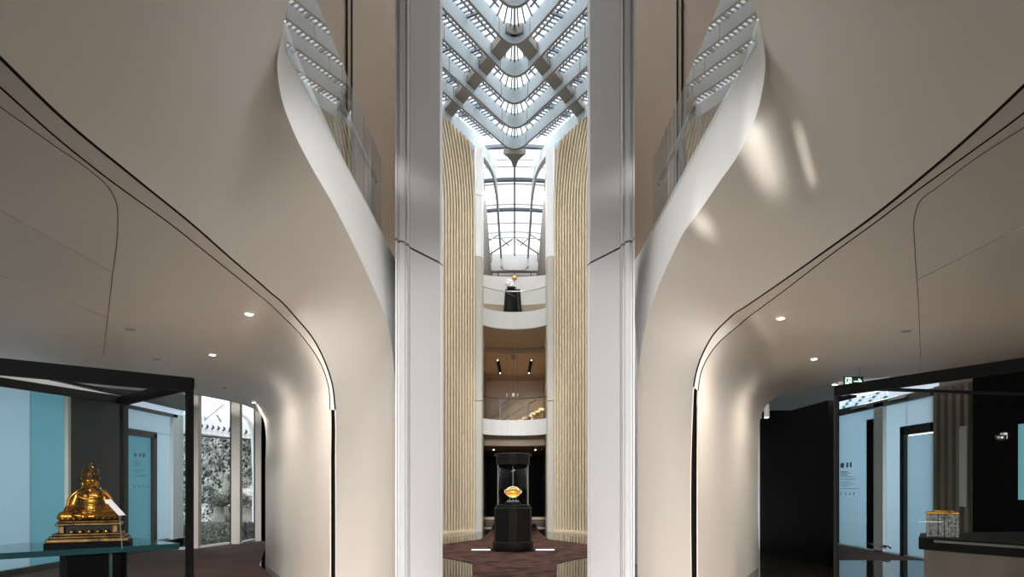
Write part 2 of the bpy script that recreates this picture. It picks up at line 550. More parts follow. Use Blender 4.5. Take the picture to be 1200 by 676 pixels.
# ------------------------------------------------------------------ two big grey columns
for sg in (-1, 1):
    m = lambda px: CX + sg * (CX - px) * -1 if False else (px if sg < 0 else 2 * CX + 1 - px)
    pl = lambda px, d: (lambda v: (v.x, v.y))(P(m(px), 570, d))
    body = [pl(480, 9.62), pl(515.5, 10.28), pl(516.2, 10.62), pl(478, 10.6)]
    side = [pl(463.2, 9.3), pl(465.2, 9.3), pl(465.8, 9.4), pl(468, 9.4), pl(468.4, 9.36), pl(474.5, 9.42), pl(475, 9.5), pl(477, 9.52), pl(477.4, 9.48), pl(479.7, 9.56), pl(479.7, 10.5), pl(463.2, 10.3)]
    edge = [pl(515.6, 10.285), pl(518.6, 10.42), pl(518.0, 10.66), pl(515.9, 10.62)]
    root = empty('pillar', (body[0][0], body[0][1], 0), 'tall pale grey panelled column on the %s of the middle opening' % ('left' if sg < 0 else 'right'), 'column', kind='structure')
    zs = [(0, 4.955), (4.985, 14.3)]
    for z0, z1 in zs:
        MB().prism(body, z0, z1).build('face_panel', M['column'], root, bevel=0.006)
        MB().prism(side, z0, z1).build('side_panel', M['column'], root)
        MB().prism(edge, z0, z1).build('edge_strip', M['column_edge'], root)
    core = [pl(482, 9.70), pl(513, 10.28), pl(514, 10.5), pl(482, 10.4)]
    MB().prism(core, 4.93, 5.0).build('shadow_joint', M['joint'], root)

# ------------------------------------------------------------------ gallery balustrades over the fascias
for sg, S in SIDE.items():
    gx = sg * S['gx']
    side = S['name']
    zf = 5.0
    ya, yb, yc = (5.37 if sg < 0 else 5.29), 7.12, 9.2
    root = empty('glass_balustrade', (gx, 7, zf), 'clear glass balustrade with dark handrail above the white fascia on the %s' % side, 'balustrade')
    for y0, y1 in ((ya, yb - 0.012), (yb + 0.012, yc)):
        MB().box((gx, (y0 + y1) / 2, zf + 0.51), (0.016, y1 - y0, 0.98)).build('glass_panel', M['rail_glass'], root)
    hx = gx + sg * 0.07
    hz = EYE + (HY - (116 if sg < 0 else 120)) / F * 7.25
    MB().tube([(hx, 7.18, hz), (hx, 9.2, hz)], 0.032, 12).build('handrail', M['steel'], root)
    for yy in (7.2, 7.95, 9.02):
        MB().box((hx, yy, (zf + hz) / 2 - 0.02), (0.05, 0.03, hz - zf - 0.04)).build('post', M['steel'], root)
    # gallery floor slab and the brown curved wall behind
    slab = [(gx + sg * 0.04, 5.75), (gx + sg * 0.04, 10.6), (sg * 6.5, 13), (sg * 6.5, 5.0), (sg * 2.6, 5.0)]
    o = MB().prism(slab, zf - 0.12, zf - 0.004).build('trim_' + ('7' if sg < 0 else '8'), M['outer'])
    struct(o, 'gallery floor slab behind the white fascia on the %s' % side, 'floor slab')
    plan = spline([Vector((sg * 4.2, 2.0, 0)), Vector((sg * 4.0, 7.0, 0)), Vector((sg * 3.7, 10.5, 0)), Vector((sg * 3.1, 12.6, 0)), Vector((sg * 2.45, 13.4, 0)), Vector((sg * 1.95, 13.6, 0))], 10)
    rows = [[Vector((p.x, p.y, zf + z)) for z in (0, 3, 6, 9.2)] for p in plan]
    o = MB().grid(rows).build('wall_gallery_' + side, M['gallery'], smooth=True, face=(0, 9, 6), solid=0.1)
    struct(o, 'brown curved upper wall behind the glass balustrade on the %s' % side, 'wall')
    for k, wd in ((30.0, 0.05), (31.2, 0.02)):
        a = plan[int(k)].lerp(plan[int(k) + 1], k - int(k))
        mb = MB()
        pts = []
        for z in np.linspace(0.5, 9, 14):
            c = a + Vector((-sg * 0.012, -0.012, zf + z))
            pts.append(c)
        mb.bar(pts[0], pts[-1], wd, 0.02, up=(1, 0, 0)).build('trim_' + str({(-1, 30.0): 9, (-1, 31.2): 10, (1, 30.0): 11, (1, 31.2): 12}[(sg, k)]), M['joint'])
        struct(bpy.context.scene.collection.objects[-1], '%s vertical dark joint in the brown upper wall on the %s' % ('broad' if wd > 0.03 else 'thin', side), 'joint')

# ------------------------------------------------------------------ floor, shell
o = MB().prism([(-3.0, 5.6), (3.0, 5.6), (7.5, 7.4), (7.5, 8.6), (4.0, 10.8), (1.5, 11.4), (-1.5, 11.4), (-4.0, 10.8), (-7.5, 8.6), (-7.5, 7.4)], -0.001, 0.005).build('floor_bounce', M['bounce_floor'])  # pale patch added out of view as a reflector for soffits and walls
struct(o, 'unseen warm beige floor patch added to bounce light onto walls and ceilings', 'floor')
o = MB().box((0, 7, -0.06), (24, 66, 0.12)).build('floor', M['floor'])
struct(o, 'polished black stone floor reflecting the timber slats', 'floor')


def fl(px, py):
    return P(px, py, EYE * F / (py - HY)).xy


half = [(578.5, 614), (574, 623.5), (563.5, 632), (517, 638), (470, 640), (470, 649.5), (517, 653), (534, 656), (553, 660.5), (553.5, 676), (548, 740)]
mir = [(2 * CX - x, y) for x, y in half][::-1]
o = MB().prism([tuple(fl(*p)) for p in half + mir], -0.002, 0.008).build('carpet', M['carpet'])
tag(o, 'brown marbled carpet laid in a cross around the central display case', 'carpet')
o = MB().prism([(-9.3, 8), (-3.1, 8.6), (-4.3, 12.1), (-5.2, 13.9), (-6.3, 17.2), (-6.8, 20.5), (-9.3, 18)], -0.002, 0.006).build('carpet', M['red_carpet'])
tag(o, 'dark red carpet on the floor in front of the garden windows', 'carpet')

o = MB().prism([(6.75, 14.85), (8.9, 14.85), (8.9, 19.2), (6.75, 19.2)], -0.002, 0.006).build('carpet', M['red_carpet'])
tag(o, 'dark brown carpet on the floor below the right frosted doors', 'carpet')
# shell around what the photograph can see
H = 14.45
for sg in (-1, 1):
    nm = 'left' if sg < 0 else 'right'
    o = MB().box((sg * 10.2, -3, H / 2 + 1.85), (0.2, 42, H - 3.7)).build('wall_outer_' + nm, M['outer'])
    struct(o, 'outer wall above the %s aisle' % nm, 'wall')
    o = MB().box((sg * 9.45, -6.6, 1.85), (0.2, 34.6, 3.7)).build('wall_aisle_' + nm, M['lobby'])
    struct(o, 'dark outer wall of the %s aisle beside the lobby' % nm, 'wall')
    # side of the atrium beyond the columns
    o = MB().prism([(sg * 2.1, 13.75), (sg * 2.1, 13.9), (sg * 6.2, 17.6), (sg * 6.2, 17.4)], 0, H).build('wall_atrium_' + nm, M['endwall'])
    struct(o, 'pale wall beside the atrium behind the %s column' % nm, 'wall')
    o = MB().prism([(sg * 6.2, 17.4), (sg * 6.3, 17.4), (sg * 6.3, 24), (sg * 6.2, 24)], 0, H).build('wall_atrium_side_' + nm, M['endwall'])
    struct(o, 'pale side wall of the atrium on the %s, hidden behind the column' % nm, 'wall')
o = MB().box((0, -24, 4), (20.4, 0.2, 8)).build('wall_back', M['lobby'])
struct(o, 'dark lobby wall behind the viewer', 'wall')
o = MB().prism([(-9.3, -24), (9.3, -24), (9.3, 1.9), (2.6, 2.3), (0.3, 2.3), (-0.3, 2.3), (-2.6, 2.3), (-9.3, 1.9)], 5.6, 5.75).build('ceiling_lobby', M['lobby'])
struct(o, 'dark lobby ceiling over the viewer', 'ceiling')
o = MB().box((0, -7, H + 0.2), (20.4, 34.2, 0.2)).build('ceiling_upper', M['endwall'])
struct(o, 'upper ceiling over the galleries in front of the skylight', 'ceiling')

# ------------------------------------------------------------------ chevron roof
ZB, ZG = 14.02, 14.42
APEX = [13.1, 14.7, 16.2, 17.7, 19.2, 20.7, 22.15, 23.65, 25.15]
KX = 0.56
ORD = ['ninth', 'eighth', 'seventh', 'sixth', 'fifth', 'fourth', 'third', 'second', 'first']


def chev(d, xs, R=0.42):
    """plan points of a chevron with a rounded point"""
    out = []
    for x in xs:
        ax = abs(x)
        y = d - (ax / KX if ax > R else (R / 2 + ax * ax / (2 * R)) / KX) + R / 2 / KX
        out.append((x, y))
    return out


XS = [-6.1, -4.5, -3, -2, -1.2, -0.7] + list(np.linspace(-0.42, 0.42, 11)) + [0.7, 1.2, 2, 3, 4.5, 6.1]
for k, d in enumerate(APEX):
    vs, fs = [], []
    pts = chev(d - 0.10, XS)
    pts2 = chev(d, XS)
    pts3 = chev(d + 0.10, XS)
    for (x, y), (x2, y2), (x3, y3) in zip(pts, pts2, pts3):
        vs += [(x, y + 0.02, ZB), (x, y - 0.10, ZG), (x3, y3, ZG), (x2, y2, ZB)]
    n = len(pts)
    for i in range(n - 1):
        for j in range(4):
            a, b = i * 4 + j, i * 4 + (j + 1) % 4
            fs.append((a, b, b + 4, a + 4))
    fs += [(0, 1, 2, 3), tuple(4 * (n - 1) + j for j in (3, 2, 1, 0))]
    root = MB().add(vs, fs).build('roof_beam', M['roof'], auto=35)
    tag(root, 'pale grey V shaped roof beam, %s counted from the far end of the skylight' % ORD[k], 'roof beam', 'chevron roof beams')
    # dark lower edge line and joints in the beam near its point
    mb = MB()
    for i in range(n - 1):
        a, b = pts2[i], pts2[i + 1]
        mb.bar((a[0], a[1], ZB - 0.008), (b[0], b[1], ZB - 0.008), 0.06, 0.02)
    mb.build('edge_line', M['rib'], root)
    mb = MB()
    for x in (-3.6, -1.95, -0.42, 0.42, 1.95, 3.6):
        (x0, y0), = chev(d - 0.10, [x])
        mb.bar((x0, y0 + 0.013, ZB), (x0, y0 - 0.107, ZG), 0.014, 0.014)
    mb.build('panel_joint', M['rib'], root)
# louvred glazing between beams
BAY = ['nearest bay', 'second bay', 'third bay', 'fourth bay', 'fifth bay', 'sixth bay', 'seventh bay', 'eighth bay', 'farthest bay']
APEX2 = APEX + [26.8]
for k in range(len(APEX)):
    d0, d1 = APEX2[k] + 0.12, APEX2[k + 1] - 0.22
    root = empty('louvred_skylight', (0, d0, ZG), 'row of dark louvre rods over white glass in the %s of the V roof' % BAY[k], 'skylight', 'louvred skylights of the roof', 'structure')
    for sg in (-1, 1):
        mb = MB()
        s = 0.05 if k < len(APEX) - 1 else 0.62
        j = 0
        while s < 6.0:
            (xa, ya), (xb, yb) = chev(d0, [sg * s])[0], chev(d1, [sg * s])[0]
            # rods run square to the beams
            L = (yb - ya) * KX / math.sqrt(1 + KX * KX)
            nx, ny = sg * 1 / math.sqrt(1 + KX * KX), KX / math.sqrt(1 + KX * KX)
            L = (yb - ya) * KX / math.hypot(1, KX)
            big = (j % 10 == 9)
            ex, ey = xa + nx * L, ya + ny * L
            if s < 0.42:
                ex = sg * s * (0.42 + abs(nx) * L) / 0.42
                ey = chev(d1, [ex])[0][1]
            mb.bar((xa, ya, ZG - 0.05), (ex, ey, ZG - 0.05), 0.075 if big else 0.034, 0.10 if big else 0.05)
            s += 0.083
            j += 1
        # two long purlins carrying the rods
        for t in (0.33, 0.68):
            q0, q1 = chev(d0 + (d1 - d0) * t, [sg * (0.42 if k < len(APEX) - 1 else 0.8)])[0], chev(d0 + (d1 - d0) * t, [sg * 6.0])[0]
            mb.bar((*q0, ZG - 0.015), (*q1, ZG - 0.015), 0.05, 0.03)
        mb.build('louvre_grille', M['rod'], root)
    if k < len(APEX) - 1:
        MB().bar((0, d0, ZG - 0.06), (0, d1, ZG - 0.06), 0.05, 0.08).build('ridge_bar', M['rod'], root)
# diagonal ribs crossing the beams
for sg in (-1, 1):
    a, b = Vector((sg * 0.02, 18.95, 14.29)), Vector((sg * 2.5, 23.5, 14.29))
    o = MB().bar(a, b, 0.42, 0.26).build('diagonal_rib', M['rib'])
    tag(o, 'brown grey diagonal roof rib crossing the V beams on the %s' % ('left' if sg < 0 else 'right'), 'roof rib', 'diagonal roof ribs', 'structure')
# edge beams that turn down the glazed end vault
for sg in (-1, 1):
    pts = spline([Vector((sg * 6.1, 16.6, 14.1)), Vector((sg * 2.46, 22.9, 14.1)), Vector((sg * 1.42, 25.0, 14.1)), Vector((sg * 0.92, 26.6, 14.1)), Vector((sg * 0.79, 28.2, 14.1)), Vector((sg * 0.75, 32, 14.1)), Vector((sg * 0.72, 36.6, 14.05))], 8)
    mb = MB()
    vs, fs = [], []
    for i, p in enumerate(pts):
        t = (pts[min(i + 1, len(pts) - 1)] - pts[max(i - 1, 0)]).normalized()
        r = t.cross(Vector((0, 0, 1))).normalized()
        wd = 0.17 if p.y < 24 else max(0.045, 0.17 - (p.y - 24) * 0.04)
        for a, b in ((-1, -0.22), (1, -0.22), (1, 0.22), (-1, 0.22)):
            vs.append(p + r * a * wd + Vector((0, 0, b)))
    for i in range(len(pts) - 1):
        for j in range(4):
            a, b = i * 4 + j, i * 4 + (j + 1) % 4
            fs.append((a, b, b + 4, a + 4))
    fs += [(0, 1, 2, 3), tuple(4 * (len(pts) - 1) + j for j in (3, 2, 1, 0))]
    o = mb.add(vs, fs).build('edge_beam', M['roof'], auto=40)
    tag(o, 'pale beam sweeping from above the %s slat wall into the glazed vault' % ('left' if sg < 0 else 'right'), 'roof beam', 'beams of the glazed vault')
root = empty('vault_mullion', (0, 25.4, 13.9), 'slim grey centre mullion of the glazed vault, flaring at the roof', 'mullion')
MB().bar((0, 25.6, 14.05), (0, 36.6, 14.05), 0.07, 0.2).build('bar', M['rib'], root)
MB().prism([(-0.42, 25.25), (0.42, 25.25), (0.16, 25.7), (0.05, 26.3), (-0.05, 26.3), (-0.16, 25.7)], 13.9, 14.1).build('flared_head', M['rib'], root)
o = MB()
U = [(-0.72, 36.7), (-0.70, 36.95), (-0.6, 37.3), (-0.3, 37.4), (0.3, 37.4), (0.6, 37.3), (0.70, 36.95), (0.72, 36.7)]
for p, q in zip(U[:-1], U[1:]):
    o.bar((*p, 13.75), (*q, 13.75), 0.1, 0.62)
tag(o.build('vault_end', M['white'], auto=40), 'white rounded end piece at the foot of the glazed vault', 'end piece')
# transoms of the vault
TR = [25.9, 26.9, 27.5, 28.7, 29.1, 31.2, 31.8, 33.4, 34.6, 35.4]
for i, y in enumerate(TR):
    mb = MB()
    big = y in (25.9, 28.7, 31.8)
    n = 10
    for a in range(n):
        x0, x1 = -1.7 + 3.4 * a / n, -1.7 + 3.4 * (a + 1) / n
        zf_ = lambda x: 14.5 - 0.10 * (x / 1.6) ** 2
        mb.bar((x0, y, zf_(x0)), (x1, y, zf_(x1)), 0.16 if big else 0.07, 0.12 if big else 0.05)
    o = mb.build('vault_transom', M['rod'] if big else M['column'])
    tag(o, '%s transom across the glazed vault, %s from the near end' % ('dark thick' if big else 'thin pale', ['first', 'second', 'third', 'fourth', 'fifth', 'sixth', 'seventh', 'eighth', 'ninth', 'tenth'][i]), 'transom', 'transoms of the glazed vault')
# trussed frame at the foot of the vault
root = empty('vault_truss', (0, 37.6, 13.4), 'white lattice frame with dark rail at the foot of the glazed vault', 'truss')
MB().bar((-1.45, 37.6, 13.42), (1.45, 37.6, 13.42), 0.12, 0.10).build('rail', M['rib'], root)
for x in (-1.25, -0.9, 0, 0.9, 1.25):
    MB().bar((x, 37.6, 13.40), (x, 37.6, 13.14), 0.05, 0.05, up=(1, 0, 0)).build('bracket', M['bronze'], root)
mb = MB()
for s in (-1, 1):
    mb.bar((s * 1.5, 36.8, 14.0), (s * 0.1, 36.3, 14.75), 0.06, 0.06)
    mb.bar((s * 0.3, 36.6, 14.5), (s * 0.75, 36.6, 14.9), 0.05, 0.05)
    mb.bar((s * 1.5, 36.6, 14.7), (s * 0.7, 36.4, 15.1), 0.05, 0.05)
    mb.bar((s * 1.25, 36.8, 13.7), (s * 1.25, 36.8, 14.4), 0.05, 0.05, up=(1, 0, 0))
mb.build('lattice', M['rib'], root)

# ------------------------------------------------------------------ slat walls
for sg in (-1, 1):
    nm = 'left' if sg < 0 else 'right'
    A, B = Vector((sg * 3.3, 21.9, 0)), Vector((sg * 1.44, 24.12, 0))
    u = (B - A).normalized()
    nrm = Vector((u.y * -sg * -1, 0, 0))
    nrm = Vector((-sg * abs(u.y), -abs(u.x), 0)).normalized()
    Ln = (B - A).length

    def sweep(z, f):
        t = max(0.0, (z - 11.0) / 3.0)
        return Vector((sg * (0.55 * (1 - f) + 0.10) * t * t, -0.45 * t * t, 0))
    def slat_z(z, f):
        return z if z <= 11 else 11 + (z - 11) * (1 - 1.4 * max(0, f - 0.45) / 3.0)
    zs = [0.06] + [11 + 3.35 * i / 10 for i in range(11)]
    rows = []
    for f in np.linspace(0, 1, 12):
        p = A.lerp(B, f)
        rows.append([p + sweep(z, f) + Vector((0, 0, slat_z(z, f))) for z in zs])
    wall = MB().grid(rows).build('wall_slat_' + nm, M['slat_back'], smooth=True, face=(0, 10, 5), solid=0.08)
    struct(wall, 'tall wall of pale vertical timber slats on the %s of the far opening' % nm, 'wall')
    pitch = 0.1375
    ns = int(Ln / pitch)
    mb = MB()
    for i in range(ns):
        f = 1 - (i * pitch + 0.05) / Ln
        vs, fs = [], []
        for z in zs:
            c = A.lerp(B, f) + sweep(z, f) + Vector((0, 0, slat_z(z, f)))
            for a, b in ((-0.029, 0.0), (0.029, 0.0), (0.029, 0.07), (-0.029, 0.07)):
                vs.append(c + u * a + nrm * b)
        for q in range(len(zs) - 1):
            for j in range(4):
                a, b = q * 4 + j, q * 4 + (j + 1) % 4
                fs.append((a, b, b + 4, a + 4))
        fs += [(0, 1, 2, 3), tuple(4 * (len(zs) - 1) + j for j in (3, 2, 1, 0))]
        mb.add(vs, fs)
    mb.build('timber_slats', M['slat'], wall)
    MB().bar(A + nrm * 0.05 + Vector((0, 0, 0.04)), B + nrm * 0.05 + Vector((0, 0, 0.04)), 0.12, 0.09).build('slat_base', M['slat'], wall)
    # pale jamb that closes the slat wall
    root = empty('pillar', (sg * 1.28, 24.2, 0), 'slim pale jamb between the %s slat wall and the balconies' % nm, 'column', kind='structure')
    jamb = [(sg * 1.41, 24.12), (sg * 1.36, 24.10), (sg * 1.17, 24.18), (sg * 1.13, 24.3), (sg * 1.13, 24.9), (sg * 1.41, 24.9)]
    for z0, z1 in ((0, 4.62), (4.64, 9.72), (9.74, 11.9), (11.92, 13.6)):
        MB().prism(jamb, z0, z1).build('jamb_panel', M['mullion'] if z0 < 9 else M['column_edge'], root)
    # wing fin under the vault
    fin = [(25.0, 13.55), (34.8, 12.35), (28.3, 9.95), (25.0, 9.7)]
    vs = [(sg * 1.16, y, z) for y, z in fin] + [(sg * 1.34, y, z) for y, z in fin]
    MBf = MB().add(vs, [(0, 1, 2, 3), (7, 6, 5, 4), (0, 4, 5, 1), (1, 5, 6, 2), (2, 6, 7, 3), (3, 7, 4, 0)])
    o = MBf.build('wing_fin', M['fin'])
    tag(o, 'tapering grey fin leaning beside the glazed vault on the %s' % nm, 'fin', 'fins beside the vault')
    # walls of the rear galleries
    o = MB().box((sg * 1.56, 31.4, 7.2), (0.12, 13.0, 14.4)).build('wall_gallery_rear_' + nm, M['brown'])
    struct(o, 'side wall of the far galleries on the %s' % nm, 'wall')

# ------------------------------------------------------------------ far galleries
def arc(sag, hw=1.14, n=24, y0=24.25):
    R = (hw * hw + sag * sag) / (2 * sag)
    out = []
    for i in range(n + 1):
        x = -hw + 2 * hw * i / n
        out.append((x, y0 + sag - R + math.sqrt(R * R - x * x)))
    return out


AR = arc(0.68)
for nm, z0, z1, lab in (('balcony', 3.46, 4.02, 'lower white concave balcony front above the central display case'), ('balcony', 7.35, 7.97, 'upper white concave balcony front below the dark draped stand')):
    root = empty(nm, (0, 25, z0), lab, 'balcony', kind='structure')
    outer = AR
    inner = [(x, y + 0.14) for x, y in AR]
    MB().prism(outer + inner[::-1], z0, z1).build('front_band', M['balcony'], root, auto=30)
    MB().prism([(x, y + 0.1) for x, y in AR] + [(1.49, 37.7), (-1.49, 37.7)], z0 + 0.004, z0 + 0.25).build('floor_slab', M['tan'], root)
# stepped ceilings under the slabs
st = [(x, y + 3.9) for x, y in arc(0.5, 1.49)]
o = MB().prism(st + [(1.49, 37.7), (-1.49, 37.7)], 7.18, 7.36).build('ceiling_gallery', M['brown'])
struct(o, 'brown stepped ceiling under the upper balcony', 'ceiling')
o = MB().prism([(x, y + 2.2) for x, y in arc(0.5, 1.49)] + [(1.49, 37.7), (-1.49, 37.7)], 3.2, 3.47).build('ceiling_ground', M['tan'])
struct(o, 'tan stepped ceiling under the lower balcony', 'ceiling')
for sg in (-1, 1):
    root = empty('track_slot', (sg * 0.75, 30.5, 7.165), 'black slot light recessed in the brown ceiling, %s of two' % ('left' if sg < 0 else 'right'), 'slot light', 'ceiling slot lights')
    MB().bar((sg * 0.74, 29.9, 7.164), (sg * 0.70, 33.4, 7.164), 0.14, 0.03).build('slot', M['joint'], root)
    for y in (29.95, 33.35):
        MB().lathe([(0.022, 0), (0.022, 0.03)], (sg * (0.74 if y < 31 else 0.70), y, 7.12), 12).build('lamp', M['lamp'], root)
o = MB().box((0, 36.2, 5.7), (2.98, 0.15, 3.2)).build('wall_middle_gallery', M['brown'])
struct(o, 'brown back wall of the middle gallery behind the stairs', 'wall')
o = MB().box((0, 37.95, 11.2), (3.8, 0.15, 6.6)).build('wall_end', M['endwall'])
struct(o, 'white end wall below the glazed vault', 'wall')
for z, dz, lab in ((13.25, 0.10, 'upper'), (12.72, 0.05, 'lower')):
    o = MB().box((0, 37.83, z), (3.7, 0.1, dz)).build('trim_' + ('13' if lab == 'upper' else '14'), M['column'])
    struct(o, '%s pale ledge across the white end wall' % lab, 'ledge')
o = MB().prism([(x, y + 1.6) for x, y in arc(0.4, 1.49)] + [(x, y + 1.7) for x, y in arc(0.4, 1.49)][::-1], 7.6, 9.66).build('wall_upper_gallery', M['endwall'], auto=30)
struct(o, 'cream curved wall of the upper gallery behind the draped stand', 'wall')
o = MB().prism([(x, y + 1.5) for x, y in arc(0.4, 1.49)] + [(x, y + 1.59) for x, y in arc(0.4, 1.49)][::-1], 7.6, 8.55).build('baseboard_upper_gallery', M['brown'], auto=30)
struct(o, 'brown base of the upper gallery wall just above the balcony front', 'baseboard')
o = MB().box((0, 36.5, 1.6), (3.8, 0.15, 3.2)).build('wall_far', M['black'])
struct(o, 'black back wall behind the central display case', 'wall')
for sg in (-1, 1):
    root = empty('downlight', (sg * 0.9, 29.5, 3.19), 'small round downlight in the tan ceiling behind the central case, %s one' % ('left' if sg < 0 else 'right'), 'downlight', 'downlights behind the case')
    MB().lathe([(0.06, 0), (0.06, 0.02)], (sg * 0.9, 29.5, 3.18), 16).build('ring', M['lining'], root)
    MB().lathe([(0.03, 0), (0.03, 0.006)], (sg * 0.9, 29.5, 3.172), 12).build('lamp', M['lamp'], root)
root = empty('bench', (0, 30, 0), 'low tan timber bench running behind the central display case', 'bench')
MB().box((0, 30, 0.21), (2.9, 0.5, 0.10)).build('seat', M['slat'], root, bevel=0.01)
MB().box((0, 30.1, 0.08), (2.8, 0.3, 0.16)).build('plinth', M['brown_cab'], root)
# glass balustrades on the balcony fronts
for zf, hz, lab in ((4.02, 4.80, 'lower'), (7.97, 8.72, 'upper')):
    root = empty('glass_balustrade', (0, 25, zf), 'curved glass balustrade with slim dark rail on the %s white balcony' % lab, 'balustrade')
    g = [(x, y + 0.05) for x, y in AR]
    MB().prism(g + [(x, y + 0.016) for x, y in g][::-1], zf, hz).build('glass_panel', M['far_glass'], root, auto=30)
    MB().tube([(x, y, hz + 0.015) for x, y in g], 0.018, 8).build('handrail', M['steel'] if lab == 'upper' else M['bronze'], root)
    if lab == 'lower':
        for x in (-0.52, 0.45):
            i = min(range(len(g)), key=lambda q: abs(g[q][0] - x))
            MB().box((x, g[i][1] + 0.04, (zf + hz) / 2), (0.04, 0.03, hz - zf)).build('post', M['rib'], root)
# little fittings hanging at the rail
for x, lab, s in ((-0.26, 'left', 0.05), (0.0, 'square middle', 0.11), (0.17, 'right', 0.05)):
    o = MB().box((x - 0.05, 27.4, 5.28), (s, 0.05, 0.12 if s < 0.1 else 0.14)).build('projector' if s > 0.1 else 'spotlight', M['lining'], bevel=0.01)
    tag(o, 'small white %s fitting hanging before the stairs in the middle gallery' % lab, 'fitting')
    MB().bar((x - 0.05, 27.4, 5.34), (x - 0.05, 27.4, 7.36), 0.006, 0.006, up=(1, 0, 0)).build('rod', M['bronze'], o)
o = MB().lathe([(0.03, 0), (0.03, 1.1)], (0.78, 30.5, 3.71), 12).build('light_tube', M['lining'])
tag(o, 'thin white upright tube beside the stairs in the middle gallery', 'tube')
o = MB().lathe([(0.05, 0), (0.08, 0.02), (0.08, 0.16), (0.03, 0.2)], (-0.05, 29, 6.98), 14).build('spotlight', M['steel'])
tag(o, 'small spotlight hanging from the middle of the brown ceiling', 'spotlight')
# stairs in the middle gallery
root = empty('staircase', (0, 33, 3.7), 'staircase with dark sloping handrails in the warm middle gallery', 'staircase')
mb = MB()
for i in range(16):
    x = -1.7 + i * 0.2
    mb.box((x, 33.6, 3.75 + i * 0.105), (0.24, 1.4, 0.10))
mb.build('steps', M['slat'], root)
MB().bar(P(571, 487, 33.0), P(598, 467, 33.0), 0.05, 0.06).build('handrail', M['bronze'], root)
MB().bar(P(588, 493, 32.0), P(628, 468.5, 32.0), 0.05, 0.07).build('handrail', M['bronze'], root)
MB().add([P(571, 487, 33.05), P(598, 467, 33.05), P(598, 489, 33.05), P(571, 505, 33.05)], [(0, 1, 2, 3)]).build('glass_panel', M['far_glass'], root, solid=0.02)
for px in (586, 619):
    MB().bar(P(px, 492, 31.5), P(px, 468, 31.5), 0.06, 0.06, up=(1, 0, 0)).build('post', M['bronze'], root)
for s in (-1, 1):
    light('bench_beam', 'SPOT', (s * 0.9, 29.5, 3.14), (s * 0.9, 29.7, 0), 60, (1.0, 0.84, 0.64), angle=70)
light('middle_gallery_lamp', 'AREA', (0, 30.5, 7.1), (0, 32, 4.0), 130, (1.0, 0.80, 0.56), 1.6, 3.0, spread=100)
light('stair_lamp', 'SPOT', (0.9, 31.2, 6.9), (1.1, 35.5, 4.6), 260, (1.0, 0.82, 0.58), angle=50)
light('upper_gallery_light', 'AREA', (0, 27.5, 13.4), (0, 29, 8), 120, (1, 0.98, 0.95), 2.0, 3.0)
# draped stand with flowers
root = empty('draped_stand', (-0.07, 25.75, 7.6), 'black draped stand on the upper balcony below the glazed vault', 'stand')
vs, fs = [], []
n = 24
for z, hw, hd in ((7.61, 0.40, 0.2), (8.3, 0.335, 0.18), (9.0, 0.29, 0.16)):
    for k in range(n):
        a = 2 * math.pi * k / n
        e = 0.45
        cx = math.copysign(abs(math.cos(a)) ** e, math.cos(a)); sy = math.copysign(abs(math.sin(a)) ** e, math.sin(a))
        f = 1 + 0.04 * math.sin(5 * a) * (9.0 - z)
        vs.append((-0.07 + hw * f * cx, 25.75 + hd * f * sy, z))
for i in range(2):
    for k in range(n):
        fs.append((i * n + k, i * n + (k + 1) % n, (i + 1) * n + (k + 1) % n, (i + 1) * n + k))
fs.append(tuple(2 * n + k for k in range(n)))
MB().add(vs, fs).build('black_cloth', M['black_metal'], root, smooth=False)
mb = MB()
mb.bar((-0.3, 25.55, 8.86), (0.02, 25.54, 8.7), 0.03, 0.02)
mb.bar((0.1, 25.55, 9.0), (0.16, 25.54, 8.2), 0.02, 0.02, up=(1, 0, 0))
mb.build('pale_fold', M['stone'], root)
o = empty('flower_arrangement', (-0.1, 25.75, 9.003), 'white flowers and a round gold ball in a low bowl on the black draped stand', 'flowers')
MB().lathe([(0.05, 0), (0.16, 0.06), (0.18, 0.10), (0.12, 0.10)], (-0.12, 25.75, 9.003), 20).build('bowl', M['bronze'], o)
for (x, y, z, r) in ((-0.27, 25.7, 9.22, 0.085), (-0.17, 25.72, 9.30, 0.09), (-0.08, 25.7, 9.2, 0.07), (-0.24, 25.74, 9.36, 0.06), (-0.13, 25.68, 9.13, 0.06)):
    mb = MB()
    for q in range(6):
        a = q * math.pi / 3
        mb.ball((x + math.cos(a) * r * 0.55, y - 0.02, z + math.sin(a) * r * 0.55), (r * 0.5, r * 0.25, r * 0.5), 8, 6)
    mb.ball((x, y - 0.03, z), r * 0.4, 8, 6)
    mb.build('blossom', M['white'], o, smooth=True)
    MB().tube([(x, y, z), (x * 0.5 - 0.06, 25.75, 9.08)], 0.008, 6).build('stem', M['dark_leaf'], o)
ball = MB().ball((0.0, 25.74, 9.45), 0.095, 20, 12).build('gold_ball', M['amber'], o, smooth=True)
MB().tube([(0.0, 25.74, 9.37), (-0.08, 25.75, 9.08)], 0.01, 6).build('stem', M['bronze'], ball)

